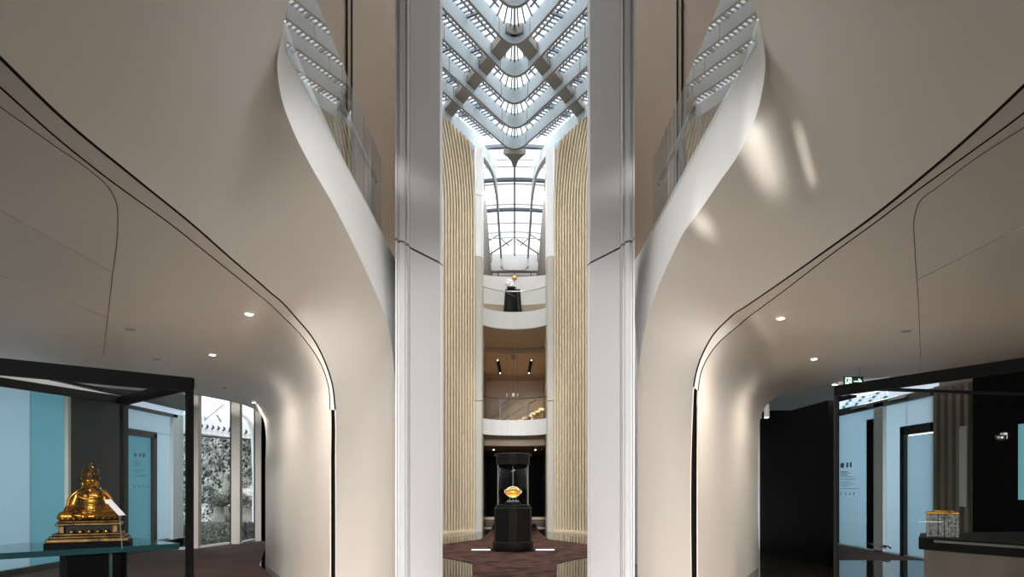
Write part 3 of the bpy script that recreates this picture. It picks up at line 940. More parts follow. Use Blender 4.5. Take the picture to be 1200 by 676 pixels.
# ------------------------------------------------------------------ central display case
PY = 17.1
root = empty('display_case', (0, PY, 0), 'black round display case with glass drum in the middle of the atrium', 'display case')
px0 = -0.04
c0 = (px0, PY, 0.008)
MB().lathe([(0.56, 0.0), (0.56, 0.012)], c0, 48).build('floor_disc', M['black'], root)
MB().lathe([(0.50, 0.012), (0.515, 0.03), (0.515, 0.22), (0.50, 0.24), (0.46, 0.24)], c0, 48).build('base_ring', M['pedestal'], root, auto=40)
MB().lathe([(0.47, 0.24), (0.47, 1.06), (0.44, 1.08)], c0, 14).build('body', M['pedestal'], root, auto=15)
MB().lathe([(0.40, 1.08), (0.43, 1.085), (0.43, 1.13), (0.40, 1.14), (0.1, 1.14)], c0, 48).build('collar', M['black_metal'], root, auto=40)
MB().lathe([(0.375, 1.14), (0.375, 2.13)], c0, 48).build('glass_drum', M['far_glass'], root, smooth=True)
for a in (math.radians(188), math.radians(-8), math.radians(90)):
    MB().bar((px0 + 0.38 * math.cos(a), PY + 0.38 * math.sin(a), 1.14), (px0 + 0.38 * math.cos(a), PY + 0.38 * math.sin(a), 2.14), 0.03 if abs(math.sin(a)) < 0.5 else 0.012, 0.02, up=(1, 0, 0)).build('post', M['rib'], root)
MB().lathe([(0.38, 2.13), (0.42, 2.14), (0.42, 2.40), (0.40, 2.42), (0.1, 2.42)], c0, 14).build('cap', M['pedestal'], root, auto=15)
for s in (-1, 1):
    o = MB().box((px0 + s * 0.44, PY + 0.25, 2.40), (0.07, 0.1, 0.07)).build('spotlight', M['black_metal'], root)
light('case_lamp', 'SPOT', (px0, PY - 0.16, 2.11), (px0, PY - 0.02, 1.4), 9, (1.0, 0.82, 0.58), angle=50, radius=0.02)
for s in (-1, 1):
    o = MB().box((px0 + s * 0.80, PY - 0.02, 0.018), (0.46, 0.07, 0.02)).build('led_strip', M['led'])
    tag(o, 'blue white light strip in the floor %s of the central case' % ('left' if s < 0 else 'right'), 'light strip', 'floor light strips')
# golden dish
zc = 1.44
root = empty('golden_dish', (px0, PY, 1.15), 'oval golden dish with looped rim shown inside the central glass drum', 'dish')
tl = 0.22
rows = []
for r in np.linspace(0.001, 1, 9):
    rows.append([Vector((px0 + 0.165 * r * math.cos(a), PY + 0.06 - 0.05 * r * r + (math.sin(a) * r) * 0.03, zc + 0.105 * r * math.sin(a))) for a in np.linspace(0, 2 * math.pi, 41)])
MB().grid(rows).build('dish', M['amber'], root, smooth=True, face=(0, 0, 1.6), solid=0.01)
MB().tube([(px0 + 0.17 * math.cos(a), PY + 0.008 + math.sin(a) * 0.03, zc + 0.108 * math.sin(a)) for a in np.linspace(0, 2 * math.pi, 41)[:-1]], 0.014, 8, close=True).build('rim', M['bright_gold'], root, smooth=True)
for s in (-1, 1):
    MB().tube([(px0 + s * (0.17 + 0.04 * math.sin(t)), PY, zc + 0.03 - 0.05 * math.cos(t)) for t in np.linspace(0, math.pi, 9)], 0.009, 8).build('handle', M['bright_gold'], root, smooth=True)
MB().tube([(px0 + 0.17 * math.cos(a), PY - 0.01, zc + 0.02 + 0.135 * math.sin(a)) for a in np.linspace(0.35, math.pi - 0.35, 20)], 0.012, 8).build('bail', M['bright_gold'], root, smooth=True)
mb = MB()
for s in (-1, 1):
    mb.bar((px0 + s * 0.1, PY, 1.22), (px0 + s * 0.06, PY + 0.03, 1.36), 0.02, 0.02, up=(1, 0, 0))
mb.box((px0, PY, 1.235), (0.3, 0.2, 0.03))
mb.build('stand', M['rod'], root)
o = MB().lathe([(0.2, 0), (0.2, 0.05), (0.18, 0.066)], (px0, PY, 1.149), 32).build('display_plinth', M['black_metal'], auto=40)
tag(o, 'low black round plinth carrying the golden dish', 'plinth')

# ------------------------------------------------------------------ ceiling fittings of the aisles
from mathutils.bvhtree import BVHTree
TREES = {}
for sg, rows in soffits.items():
    g = MB().grid(rows)
    TREES[sg] = BVHTree.FromPolygons([Vector(v) for v in g.v], g.f)


def on_ceiling(sg, px, py, gap=0.0):
    """the point of the aisle ceiling seen at that bearing"""
    d = Vector(((px - CX) / F, 1, (HY - py) / F)).normalized()
    h = TREES[sg].ray_cast(Vector(EYEP), d)[0]
    if h is None:
        h = PZ(px, py, 3.62)
    return h - d * gap


for sg, pts in ((-1, [(292, 367), (249, 415), (298, 471)]), (1, [(915, 372), (954, 420), (978, 450)])):
    for i, (px, py) in enumerate(pts):
        p = on_ceiling(sg, px, py, 0.0)
        lab = 'bright round downlight in the %s aisle ceiling, %s the viewer' % ('left' if sg < 0 else 'right', ['nearest', 'second from', 'farthest from'][i])
        root = empty('downlight', p, lab, 'downlight', 'aisle downlights')
        MB().lathe([(0.05, -0.012), (0.062, -0.006), (0.062, 0.03)], p, 24).build('ring', M['lining'], root)
        MB().lathe([(0.042, -0.018), (0.042, -0.004)], p, 20).build('lamp', M['lamp'], root)
        light('downlight_beam', 'SPOT', (p.x, p.y, p.z - 0.03), (p.x, p.y, 0), (300, 310, 60)[i], (1.0, 0.91, 0.81), angle=168, blend=1.0, radius=0.12)
for sg, pts in ((-1, [(153, 386), (184, 421), (265, 455)]), (1, [(1062, 388)])):
    for i, (px, py) in enumerate(pts):
        p = on_ceiling(sg, px, py)
        o = MB().lathe([(0.055, -0.01), (0.07, 0.0), (0.07, 0.03)], p, 20).build('ceiling_sensor', M['faint'], auto=40)
        tag(o, 'small pale round sensor in the %s aisle ceiling%s' % ('left' if sg < 0 else 'right', ['', ' nearer the glass case', ' before the garden windows'][i] if sg < 0 else ''), 'sensor')
# panel seams let into the flat ceilings
SEAM = {-1: [[(-10, 118), (60, 168), (108, 202), (128, 221), (137, 240), (138, 262), (131, 330), (121, 416)]],
        1: [[(1212, 142), (1140, 188), (1098, 220), (1078, 236), (1072, 252), (1072, 290), (1076, 350), (1079, 424)]]}
SEAM2 = {-1: [[(0, 246), (130, 318)], [(0, 322), (126, 372)]], 1: [[(1200, 264), (1075, 328)]]}
n = 15
for sg in (-1, 1):
    for pts in SEAM[sg]:
        sp = [on_ceiling(sg, v.x, v.y, 0.003) for v in spline([(x, y, 0) for x, y in pts], 8)]
        o = MB().tube(sp, 0.0035, 6).build('trim_%d' % n, M['seam']); n += 1
        struct(o, 'thin dark rounded panel joint in the %s aisle ceiling' % ('left' if sg < 0 else 'right'), 'joint')
    for q, pts in enumerate(SEAM2[sg]):
        o = MB().tube([on_ceiling(sg, *(Vector(pts[0]).lerp(Vector(pts[1]), t)), 0.004) for t in np.linspace(0, 1, 12)], 0.004, 6).build('trim_%d' % n, M['faint']); n += 1
        struct(o, 'faint straight panel joint in the %s aisle ceiling%s' % ('left' if sg < 0 else 'right', ', ' + ['upper', 'lower'][q] if sg < 0 else ''), 'joint')

# ------------------------------------------------------------------ doors added behind the cases, standing in for reflected entrance doors
def on_wall(sg, X, px, z):
    d = X * F / abs(px - CX)
    return Vector((sg * X, d, z))


def door_set(sg, specs, frames, X, zt, name, label):
    """specs: list of (px0, px1, z0, z1, material) panes; frames: list of (px0,px1,z0,z1) dark frame pieces"""
    root = empty(name, on_wall(sg, X, specs[0][0], 0), label, 'glass doors', kind='structure')
    for (a, b, z0, z1, mt) in specs:
        p, q = on_wall(sg, X, a, z0), on_wall(sg, X, b, z0)
        y0, y1 = min(p.y, q.y), max(p.y, q.y)
        MB().box((sg * (X + 0.02), (y0 + y1) / 2, (z0 + z1) / 2), (0.02, y1 - y0, z1 - z0)).build('pane', mt, root)
    for (a, b, z0, z1, mt) in frames:
        p, q = on_wall(sg, X, a, z0), on_wall(sg, X, b, z0)
        y0, y1 = min(p.y, q.y), max(p.y, q.y)
        MB().box((sg * (X - 0.02), (y0 + y1) / 2, (z0 + z1) / 2), (0.1, y1 - y0, z1 - z0)).build('frame', mt, root)
    return root


# left: x = -9
fb, md = M['bronze'], M['mullion']
rootL = door_set(-1, [(-60, 36, 0.12, 3.45, M['frost']), (36, 77, 0.12, 3.45, M['frost_teal']), (148, 180, 0.25, 2.95, M['frost_teal']), (148, 200, 2.95, 3.42, M['frost_pale']), (180, 201, 0.25, 2.95, M['frost_pale']), (147, 216, 3.5, 3.66, M['glow_strip'])],
                 [(76, 79, 0, 3.5, md), (79, 147, 0, 3.5, M['dark_panel']), (60, 216, 3.66, 4.1, M['dark_panel']), (147, 205, 3.42, 3.5, fb), (147, 181, 2.80, 2.95, fb), (177, 181, 0.2, 2.9, fb), (-60, 79, 0, 0.12, fb), (147, 216, 0, 0.22, fb), (200, 212, 0, 3.5, M['column'])],
                 9.0, 3.5, 'reflected_door_1', 'reflection of entrance doors built as pale blue frosted glass doors behind the gilt statue on the left')
# right: x = 9
rootR = door_set(1, [(983, 1027, 0.02, 3.55, M['frost']), (1015, 1027, 0.02, 3.3, M['frost_pale']), (1038, 1062, 0.02, 3.55, M['frost_pale']), (1062, 1094, 2.98, 3.55, M['frost_pale']), (1062, 1094, 0.02, 2.75, M['frost']), (1040, 1099, 3.74, 3.93, M['glow_strip'])],
                 [(1027, 1038, 0, 3.65, M['column']), (1058, 1063, 0, 2.95, fb), (1058, 1094, 2.78, 2.98, fb), (983, 1094, 3.55, 3.70, fb), (983, 1094, -0.0, 0.03, M['column'])],
                 9.0, 3.5, 'reflected_door_2', 'reflection of entrance doors built as pale blue frosted glass doors with dark frame past the right display case')
# handles, closers, printed notice
for px in (1021, 1041):
    p = on_wall(1, 8.92, px, 0.18)
    MB().tube([p + Vector((0, -0.12, -0.05)), p + Vector((-0.06, -0.1, 0)), p + Vector((-0.06, 0.1, 0)), p + Vector((0, 0.12, -0.05))], 0.02, 8).build('handle', fb, rootR)
for px in (1006, 1052):
    p = on_wall(1, 8.9, px, 3.66)
    MB().box(p, (0.06, 0.7, 0.07)).build('door_closer', M['steel'], rootR)
p = on_wall(1, 8.985, 1012, 3.82)
mb = MB(); mb2 = MB()
y0, y1 = on_wall(1, 9, 984, 0).y, on_wall(1, 9, 1040, 0).y
for i in range(14):
    for j in range(3):
        yy = y1 + (y0 - y1) * (i + 0.5) / 14
        (mb if (i * 7 + j * 3) % 4 else mb2).box((9.0, yy, 3.77 + 0.07 * j), (0.03, abs(y0 - y1) / 14 - 0.02, 0.06))
mb.build('transom_tile', M['glow_strip'], rootR)
mb2.build('transom_tile', M['frost_teal'], rootR)
mb = MB()
for z, a, b in ((2.18, 985, 989), (2.18, 992, 994), (2.18, 996, 998)):
    q0, q1 = on_wall(1, 8.995, a, z), on_wall(1, 8.995, b, z)
    mb.bar(q0, q1, 0.008, 0.13)
for k, (z, b) in enumerate(((2.0, 993), (1.96, 997), (1.91, 993), (1.86, 1000), (1.80, 1003), (1.72, 997), (1.67, 1000), (1.62, 995), (1.54, 1007))):
    q0, q1 = on_wall(1, 8.995, 985, z), on_wall(1, 8.995, b, z)
    mb.bar(q0, q1, 0.006, 0.022 if k in (0, 2) else 0.012)
for px in (985.5, 991, 996, 1000.5):
    c = on_wall(1, 8.995, px, 1.40)
    mb.bar(c + Vector((0, -0.04, 0.04)), c + Vector((0, 0.04, -0.03)), 0.006, 0.03)
mb.build('printed_notice', M['mark'], rootR)
mb = MB()
for z, a, b in ((2.35, 157, 160), (2.35, 163, 165), (2.35, 167, 170)):
    mb.bar(on_wall(-1, 8.985, a, z), on_wall(-1, 8.985, b, z), 0.008, 0.09)
for k, (z, b) in enumerate(((2.2, 163), (2.15, 166), (2.10, 163), (2.0, 168), (1.95, 166), (1.86, 172))):
    mb.bar(on_wall(-1, 8.985, 157, z), on_wall(-1, 8.985, b, z), 0.006, 0.014)
for px in (157.5, 163, 168, 173):
    c = on_wall(-1, 8.985, px, 1.6)
    mb.bar(c + Vector((0, -0.04, 0.04)), c + Vector((0, 0.04, -0.03)), 0.006, 0.03)
mb.build('printed_notice', M['mark'], rootL)
# solid pieces of those walls
o = MB().box((9.12, 13.1, 1.9), (0.2, 3.2, 3.8)).build('wall_curtain_right', M['curtain'])
struct(o, 'brown grey panelled wall right of the frosted doors', 'wall')
mb = MB()
for k in range(7):
    mb.box((8.98, 13.0 + k * 0.25, 1.85), (0.10, 0.12, 3.6))
mb.build('fluted_panel', M['curtain'], o)
MB().box((8.92, 13.55, 2.0), (0.05, 0.22, 1.6)).build('light_panel', M['column'], o)
o = MB().prism([(6.25, 13.6), (6.40, 13.6), (6.40, 17.6), (6.25, 17.6)], 0, 3.32).build('wall_black_right', M['black'])
struct(o, 'black partition between the right arch and the frosted doors', 'wall')
o = MB().prism([(8.05, 12.0), (8.35, 12.0), (8.35, 4), (8.05, 4)], 0, 3.62).build('wall_black_end', M['black'])
struct(o, 'black wall at the far right behind the stone casket', 'wall')
o = MB().prism([(5.1, 13.7), (6.57, 13.95), (9.0, 19.1), (5.9, 19.3)], 3.74, 3.85).build('ceiling_rear_right', M['soffit'])
struct(o, 'darker rear ceiling seen under the right arch', 'ceiling')
o = MB().prism([(6.57, 13.95), (9.3, 12.45), (9.3, 19.3), (9.0, 19.1)], 4.15, 4.25).build('ceiling_door_right', M['soffit'])
struct(o, 'raised ceiling over the right frosted doors', 'ceiling')
o = MB().box((7.6, 19.45, 2.1), (4.2, 0.2, 4.2)).build('wall_rear_right', M['black'])
struct(o, 'black rear wall of the right aisle', 'wall')
o = MB().box((8.03, 10.82, 1.99), (0.03, 0.09, 1.2)).build('wall_screen', M['screen'])
tag(o, 'slim cyan screen on the black wall at the right edge', 'screen')
root = empty('security_camera', P(1176, 514, 10.9), 'small round dark camera on the black wall at far right', 'camera')
c = Vector((7.98, 11.2, 2.38))
root.location = c
MB().lathe([(0.0, -0.04), (0.05, -0.03), (0.075, 0.0), (0.08, 0.06)], c, 20).build('dome', M['steel'], root, smooth=True)
MB().box(c + Vector((0.05, 0, 0.05)), (0.06, 0.1, 0.1)).build('mount', M['lining'], root)
p = Vector((7.2, 9.9, 3.66))
# cylinder spot on the right arch
p = P(898.5, 480, 14.3)
root = empty('cylinder_spotlight', p, 'small white cylinder spotlight hanging at the edge of the right arch', 'spotlight')
MB().lathe([(0.05, -0.16), (0.055, -0.15), (0.055, 0.10), (0.05, 0.12)], p, 16).build('body', M['lining'], root, auto=40)
MB().tube([p + Vector((0, 0, 0.1)), p + Vector((0, 0, 0.62))], 0.01, 6).build('stem', M['lining'], root)
MB().lathe([(0.04, -0.17), (0.04, -0.16)], p, 12).build('lamp', M['lamp'], root)
# exit sign
p = P(1000, 447, 12.0)
root = empty('exit_sign', p, 'glowing exit sign with running figure hanging over the right display case', 'sign')
MB().box(p, (0.34, 0.03, 0.17)).build('panel', M['sign_back'], root)
MB().tube([p + Vector((0.1, 0, 0.08)), p + Vector((0.1, 0, 0.24))], 0.008, 6).build('stem', M['steel'], root)
mb = MB()
f = p + Vector((0, -0.018, 0))
for a, b in (((-0.14, -0.06), (-0.14, 0.06)), ((-0.14, 0.06), (-0.05, 0.06)), ((-0.05, 0.06), (-0.05, -0.06)), ((-0.09, 0.02), (-0.10, -0.02)), ((-0.10, -0.02), (-0.075, -0.06)), ((-0.10, -0.02), (-0.125, -0.05)), ((-0.09, 0.01), (-0.07, -0.01)),
             ((0.0, 0.0), (0.13, 0.0)), ((0.08, 0.045), (0.13, 0.0)), ((0.08, -0.045), (0.13, 0.0))):
    mb.bar(f + Vector((a[0], 0, a[1])), f + Vector((b[0], 0, b[1])), 0.018, 0.018, up=(0, 1, 0))
mb.ball(f + Vector((-0.088, 0, 0.04)), (0.014, 0.008, 0.014), 8, 6)
mb.build('running_figure_and_arrow', M['sign'], root)

# ------------------------------------------------------------------ garden windows on the left
WIN = [(-8.85, 16.95), (-8.62, 17.05), (-8.16, 17.5), (-7.85, 18.9), (-7.62, 20.1), (-7.45, 20.9)]
ww = lambda px, d: (lambda v: (v.x, v.y))(P(px, 570, d))
posts = [(226, 232.3, 17.5), (270.5, 281, 18.9), (298.5, 306, 20.2)]
root = empty('window_1', (-8, 18.5, 0), 'tall garden windows with champagne mullions behind the left aisle', 'window', kind='structure')
for (a, b, d) in posts:
    pa, pb = ww(a, d), ww(b, d + 0.06)
    MB().prism([pa, pb, (pb[0] - 0.05, pb[1] + 0.3), (pa[0] - 0.05, pa[1] + 0.3)], 0, 4.4).build('mullion', M['mullion'], root)
    pc, pd_ = ww(a - 1.2, d - 0.02), ww(a + 0.1, d - 0.02)
    if a > 230:
        MB().prism([pc, pd_, (pd_[0], pd_[1] + 0.25), (pc[0], pc[1] + 0.25)], 0, 4.4).build('gasket', M['bronze'], root)
for (a, d0, b, d1) in ((211, 17.1, 226, 17.5), (232.3, 17.55, 269.5, 18.85), (281, 19.0, 297.5, 20.1)):
    pa, pb = Vector((*ww(a, d0 + 0.15), 0)), Vector((*ww(b, d1 + 0.15), 0))
    MB().bar(pa + Vector((0, 0, 2.2)), pb + Vector((0, 0, 2.2)), 0.015, 4.3).build('pane', M['window_glass'], root)
    MB().bar(pa + Vector((0, 0, 0.03)), pb + Vector((0, 0, 0.03)), 0.12, 0.05).build('sill', M['lining'], root)
p0, p1 = ww(306.3, 20.2), ww(313, 20.6)
o = MB().prism([p0, p1, (p1[0], p1[1] + 0.3), (p0[0], p0[1] + 0.3)], 0, 4.4).build('wall_black_left', M['black'])
struct(o, 'narrow black wall end between the garden windows and the left arch', 'wall')
o = MB().prism([(-7.5, 20.9), (-5.4, 20.9), (-5.4, 21.1), (-7.5, 21.1)], 0, 4.4).build('wall_rear_left', M['black'])
struct(o, 'black rear wall of the left aisle', 'wall')
# ceiling behind the arch up to the windows
o = MB().prism([(-9.2, 12), (-7.2, 15.4), (-5.2, 14.2), (-5.6, 20.6), (-7.6, 20.4), (-8.3, 17.6), (-9.2, 16.8)], 3.98, 4.1).build('ceiling_rear_left', M['soffit'])
struct(o, 'ceiling over the garden windows on the left', 'ceiling')

# ------------------------------------------------------------------ garden
o = MB().box((-20, 30, -0.2), (20, 34, 0.2)).build('ground', M['paving'])
struct(o, 'pale paving of the garden outside', 'ground')


def leafy(name, c, size, n, ls, mat, label, cat, parts=('foliage', 'core')):
    root = empty(name, (c[0], c[1], c[2] - size[2] / 2), label, cat)
    MB().box(c, (size[0] * 0.85, size[1] * 0.85, size[2] * 0.94)).build(parts[1], M['leaf_core'], root)
    mb = MB()
    for i in range(n):
        # leaves on the two visible sides and top
        q = random.random()
        x, y, z = [(random.random() - 0.5) * s for s in size]
        if q < 0.72:
            y = -size[1] / 2 * (0.85 + 0.3 * random.random())
        elif q < 0.86:
            x = math.copysign(size[0] / 2 * (0.85 + 0.3 * random.random()), x)
        else:
            z = size[2] / 2 * (0.94 + 0.12 * random.random())
        a, b, l = random.random() * 6.28, (random.random() - 0.5) * 1.6, ls * (0.6 + 0.8 * random.random())
        t = Vector((math.cos(a) * math.cos(b), math.sin(b) * 0.6, math.sin(a) * math.cos(b))).normalized() * l
        s_ = t.cross(Vector((random.random() - 0.5, -1, random.random() - 0.2))).normalized() * l * 0.42
        p = Vector((c[0] + x, c[1] + y, c[2] + z))
        mb.add([p - t * 0.5, p + s_, p + t * 0.5, p - s_], [(0, 1, 2, 3)])
    mb.build(parts[0], mat, root)
    return root


leafy('climbing_hedge', (-12.6, 29.5, 1.85), (8.5, 1.0, 3.9), 14000, 0.11, M['leaf'], 'tall silvery leafy hedge filling the garden behind the windows', 'hedge')
leafy('clipped_hedge', (-9.3, 20.95, 0.20), (3.0, 0.55, 0.56), 4500, 0.06, M['dark_leaf'], 'low dark clipped hedge just outside the garden windows', 'hedge')
leafy('flower_bed', (-12.0, 28.3, 0.42), (8.0, 0.9, 0.86), 2600, 0.12, M['leaf'], 'row of pale low shrubs at the foot of the silvery hedge', 'shrubs')
for i, (px, d, h, lab) in enumerate(((256.5, 26.6, 1.5, 'left'), (288, 27.0, 1.4, 'right'))):
    b = P(px, 570, d)
    root = empty('stone_planter', (b.x, b.y, 0), 'pale tapered stone planter with a rounded bush in the garden, %s one' % lab, 'planter', 'garden planters')
    hh = h * 0.62
    MB().lathe([(0.27, -0.1), (0.26, 0.0), (0.18, hh - 0.1), (0.22, hh - 0.06), (0.22, hh)], (b.x, b.y, 0), 20).build('pot', M['pale_stone'], root, auto=40)
    mb = MB()
    for q in range(700):
        u_, v_ = random.random() * 6.28, random.random() * 2 - 1
        r = 0.37 * (0.9 + 0.2 * random.random()) * (1.0 if i == 0 else 1.0)
        n_ = Vector((math.sqrt(1 - v_ * v_) * math.cos(u_), math.sqrt(1 - v_ * v_) * math.sin(u_), v_ * (0.55 if i == 0 else 1.05)))
        p = Vector((b.x, b.y, hh + (0.12 if i == 0 else 0.33))) + n_ * r
        t = Vector((random.random() - 0.5, random.random() - 0.5, random.random() - 0.5)).normalized() * 0.09
        s_ = t.cross(n_).normalized() * 0.05
        mb.add([p - t, p + s_, p + t, p - s_], [(0, 1, 2, 3)])
    mb.ball((b.x, b.y, hh + (0.12 if i == 0 else 0.33)), (0.31, 0.31, 0.19 if i == 0 else 0.33), 14, 10)
    mb.build('bush', M['dark_leaf'] if i == 0 else M['leaf'], root)
# pale tree trunk-like statue between
b = P(264.5, 570, 27.3)
root = empty('garden_statue', (b.x, b.y, 0), 'slender weathered standing stone figure before the silvery hedge', 'statue')
MB().lathe([(0.16, -0.1), (0.16, 0.5), (0.12, 0.55), (0.08, 0.8), (0.12, 1.1), (0.09, 1.4), (0.14, 1.7), (0.07, 1.86), (0.05, 1.9), (0.08, 1.98), (0.08, 2.06), (0.02, 2.14)], (b.x, b.y, 0), 18).build('figure', M['pale_stone'], root, smooth=True)
# white canopy with curved ribs
root = empty('garden_canopy', (-12, 27, 4.4), 'white garden canopy with a row of dark curved slots above the hedge', 'canopy')
mb = MB()
c0, c1 = P(215, 505, 27.2), P(300, 516, 28.2)
rows = []
for t in np.linspace(-0.4, 1.15, 20):
    p = c0.lerp(c1, t)
    rows.append([p + Vector((0, -0.2 + 0.9 * s, 0.95 * s - 0.25 * s * s)) for s in np.linspace(0, 1, 8)])
mb.grid(rows).build('shell', M['column'], root, smooth=True, face=(0, 10, 1.6), solid=0.06)
for t in np.linspace(0.1, 1.02, 13):
    p = c0.lerp(c1, t) + Vector((0, -0.16, 0.20))
    mb = MB()
    pts = [p + Vector((0.07 * math.sin(a * 1.85) - 0.03, 0.05 * a, 0.11 * a)) for a in np.linspace(0, 1.7, 7)]
    mb.tube(pts, [0.012, 0.03, 0.04, 0.045, 0.04, 0.03, 0.01], 8).build('slot', M['bronze'], root)
MB().bar(c0 + Vector((-2, -0.2, -0.02)), c1 + Vector((0.5, -0.2, -0.02)), 0.1, 0.07).build('edge_bar', M['bronze'], root)
mb = MB()
mb.tube([P(240, 492, 26.6), P(262, 474, 26.0)], 0.02, 6)
mb.tube([P(254, 486, 26.6), P(259, 494, 26.6)], 0.035, 6)
mb.tube([P(240, 486, 26.6), P(240, 493, 26.6)], 0.02, 6)
mb.build('strut', M['rib'], root)
a0 = spline([P(281, 482, 24.5), P(290, 490, 24.6), P(296, 505, 24.8), P(298, 530, 25.0), P(298, 640, 25.2)], 8)
o = MB().tube(a0, 0.10, 10).build('garden_arch', M['white'], smooth=True)
tag(o, 'white curved arch post outside the right garden window', 'arch')

# ------------------------------------------------------------------ left glass case with the gilt statue
A_, C_, D_, B_ = (-2.98, 6.3), (-4.37, 7.6), (-4.75, 4.2), (-4.55, 4.84)
quad = [(-2.98, 6.3), (-4.37, 7.6), (-4.9, 5.6), (-4.75, 4.65)]
root = empty('glass_display_case', (-3.9, 6, 0), 'large black framed glass case holding the gilt seated statue on the left', 'display case')
ZT = 2.6


def edge_bar(root, a, b, z, wd, ht, name='top_rail'):
    return MB().bar((*a, z), (*b, z), wd, ht).build(name, M['black_metal'], root)


edge_bar(root, quad[0], quad[3], ZT - 0.065, 0.06, 0.13)
edge_bar(root, quad[0], quad[1], ZT - 0.05, 0.05, 0.10)
edge_bar(root, quad[1], quad[2], ZT - 0.04, 0.05, 0.08)
edge_bar(root, quad[2], quad[3], ZT - 0.04, 0.05, 0.08)
MB().prism([(-2.955, 6.29), (-2.985, 6.335), (-3.03, 6.28), (-2.995, 6.245)], 0, ZT - 0.10).build('post', M['black_metal'], root)
for q in (quad[1], quad[2], quad[3]):
    MB().box((*q, (ZT - 0.1) / 2), (0.035, 0.035, ZT - 0.1)).build('post', M['black_metal'], root)
for a, b in ((0, 3), (0, 1), (1, 2)):
    pa, pb = Vector((*quad[a], ZT / 2 - 0.05)), Vector((*quad[b], ZT / 2 - 0.05))
    MB().bar(pa, pb, 0.012, ZT - 0.1).build('glass_pane', M['glass'], root)
# the table inside
tq = [(-3.12, 6.36), (-4.33, 7.46), (-4.8, 5.6), (-4.66, 4.85)]
root = empty('display_table', (-4.0, 6, 0), 'dark teal glass topped table under the gilt statue', 'table')
MB().prism(tq, 1.02, 1.07).build('table_top', M['teal'], root)
MB().prism([(-3.55, 6.25), (-4.0, 6.75), (-4.3, 6.45), (-3.9, 5.95)], 0, 1.02).build('pedestal', M['black'], root)
MB().bar((-3.55, 6.0, 0.0), (-3.55, 6.0, 1.02), 0.03, 0.012, up=(1, 0, 0)).build('glass_leg', M['teal'], root)

# the seated gilt figure, about 0.68 m high with its throne
SX, SY, SZ, K = -3.79, 6.1, 1.07, 1.0
rot = math.radians(26)


def L(x, y, z):
    ca, sa = math.cos(rot), math.sin(rot)
    return Vector((SX + x * ca - y * sa, SY + x * sa + y * ca, SZ + z))


root = empty('gilt_statue', (SX, SY, SZ), 'gilt seated crowned statue with hands folded on a tiered throne', 'statue')


def lbox(mb, c, s):
    ctr = L(*c)
    mb.box(ctr, s, rot)


mb = MB(); lbox(mb, (0, 0.0, 0.022), (0.64, 0.40, 0.044)); mb.build('dark_slab', M['black'], root)
mb = MB()
lbox(mb, (0, 0, 0.062), (0.62, 0.37, 0.036)); lbox(mb, (0, 0, 0.09), (0.58, 0.34, 0.022)); lbox(mb, (0, 0, 0.112), (0.53, 0.30, 0.022))
mb.build('stepped_base', M['dark_gold'], root, bevel=0.008)
mb = MB(); lbox(mb, (0, 0, 0.155), (0.40, 0.22, 0.07)); mb.build('throne_core', M['black_metal'], root)
for x in (-0.2, 0.2):
    mb = MB()
    lbox(mb, (x, -0.11, 0.155), (0.045, 0.045, 0.07))
    mb.build('throne_leg', M['dark_gold'], root, bevel=0.008)
mb = MB()
for x in (-0.13, -0.065, 0.0, 0.065, 0.13):
    c = L(x, -0.135, 0.135); mb.ball(c, (0.026, 0.018, 0.018), 12, 8)
mb.build('lion_bosses', M['gold'], root, smooth=True)
mb = MB(); lbox(mb, (0, 0, 0.20), (0.50, 0.28, 0.026)); lbox(mb, (0, 0, 0.222), (0.46, 0.26, 0.02)); mb.build('throne_seat', M['dark_gold'], root, bevel=0.008)


def capsule(mb, a, b, r0, r1, n=14):
    a, b = Vector(a), Vector(b)
    pts, rs = [], []
    for t in np.linspace(0, 1, 7):
        pts.append(L(*a.lerp(b, t))); rs.append(r0 + (r1 - r0) * t)
    mb.tube(pts, rs, n)
    mb.ball(pts[0], r0, n, 8)
    mb.ball(pts[-1], r1, n, 8)


mb = MB()
zb = 0.235
# crossed legs
for s in (-1, 1):
    capsule(mb, (s * 0.07, 0.03, zb + 0.05), (s * 0.20, -0.05, zb + 0.035), 0.055, 0.042)
    capsule(mb, (s * 0.20, -0.05, zb + 0.035), (-s * 0.04, -0.115, zb + 0.032), 0.042, 0.026)
    capsule(mb, (-s * 0.04, -0.115, zb + 0.035), (-s * 0.11, -0.11, zb + 0.045), 0.022, 0.014)
mb.ball(L(0, 0.0, zb + 0.045), (0.15, 0.10, 0.05), 18, 10)
# torso
mb.ball(L(0, 0.02, zb + 0.10), (0.082, 0.06, 0.07), 18, 12)
mb.ball(L(0, 0.02, zb + 0.17), (0.088, 0.06, 0.075), 18, 12)
mb.ball(L(0, 0.018, zb + 0.215), (0.098, 0.055, 0.05), 18, 12)
for s in (-1, 1):
    mb.ball(L(s * 0.042, -0.022, zb + 0.21), (0.04, 0.022, 0.032), 12, 8)
    capsule(mb, (s * 0.098, 0.02, zb + 0.23), (s * 0.135, 0.015, zb + 0.12), 0.034, 0.027)
    capsule(mb, (s * 0.135, 0.015, zb + 0.12), (s * 0.035, -0.09, zb + 0.075), 0.026, 0.018)
    capsule(mb, (s * 0.035, -0.09, zb + 0.075), (-s * 0.02, -0.10, zb + 0.07), 0.018, 0.013)
    for q in range(4):
        capsule(mb, (s * 0.0, -0.095 - 0.006 * q, zb + 0.072 + 0.004 * q), (-s * 0.05, -0.10 - 0.006 * q, zb + 0.070 + 0.004 * q), 0.007, 0.005, 8)
    capsule(mb, (s * 0.02, -0.10, zb + 0.085), (0.002 * s, -0.108, zb + 0.105), 0.007, 0.005, 8)
capsule(mb, (0, 0.015, zb + 0.24), (0, 0.005, zb + 0.30), 0.032, 0.03)
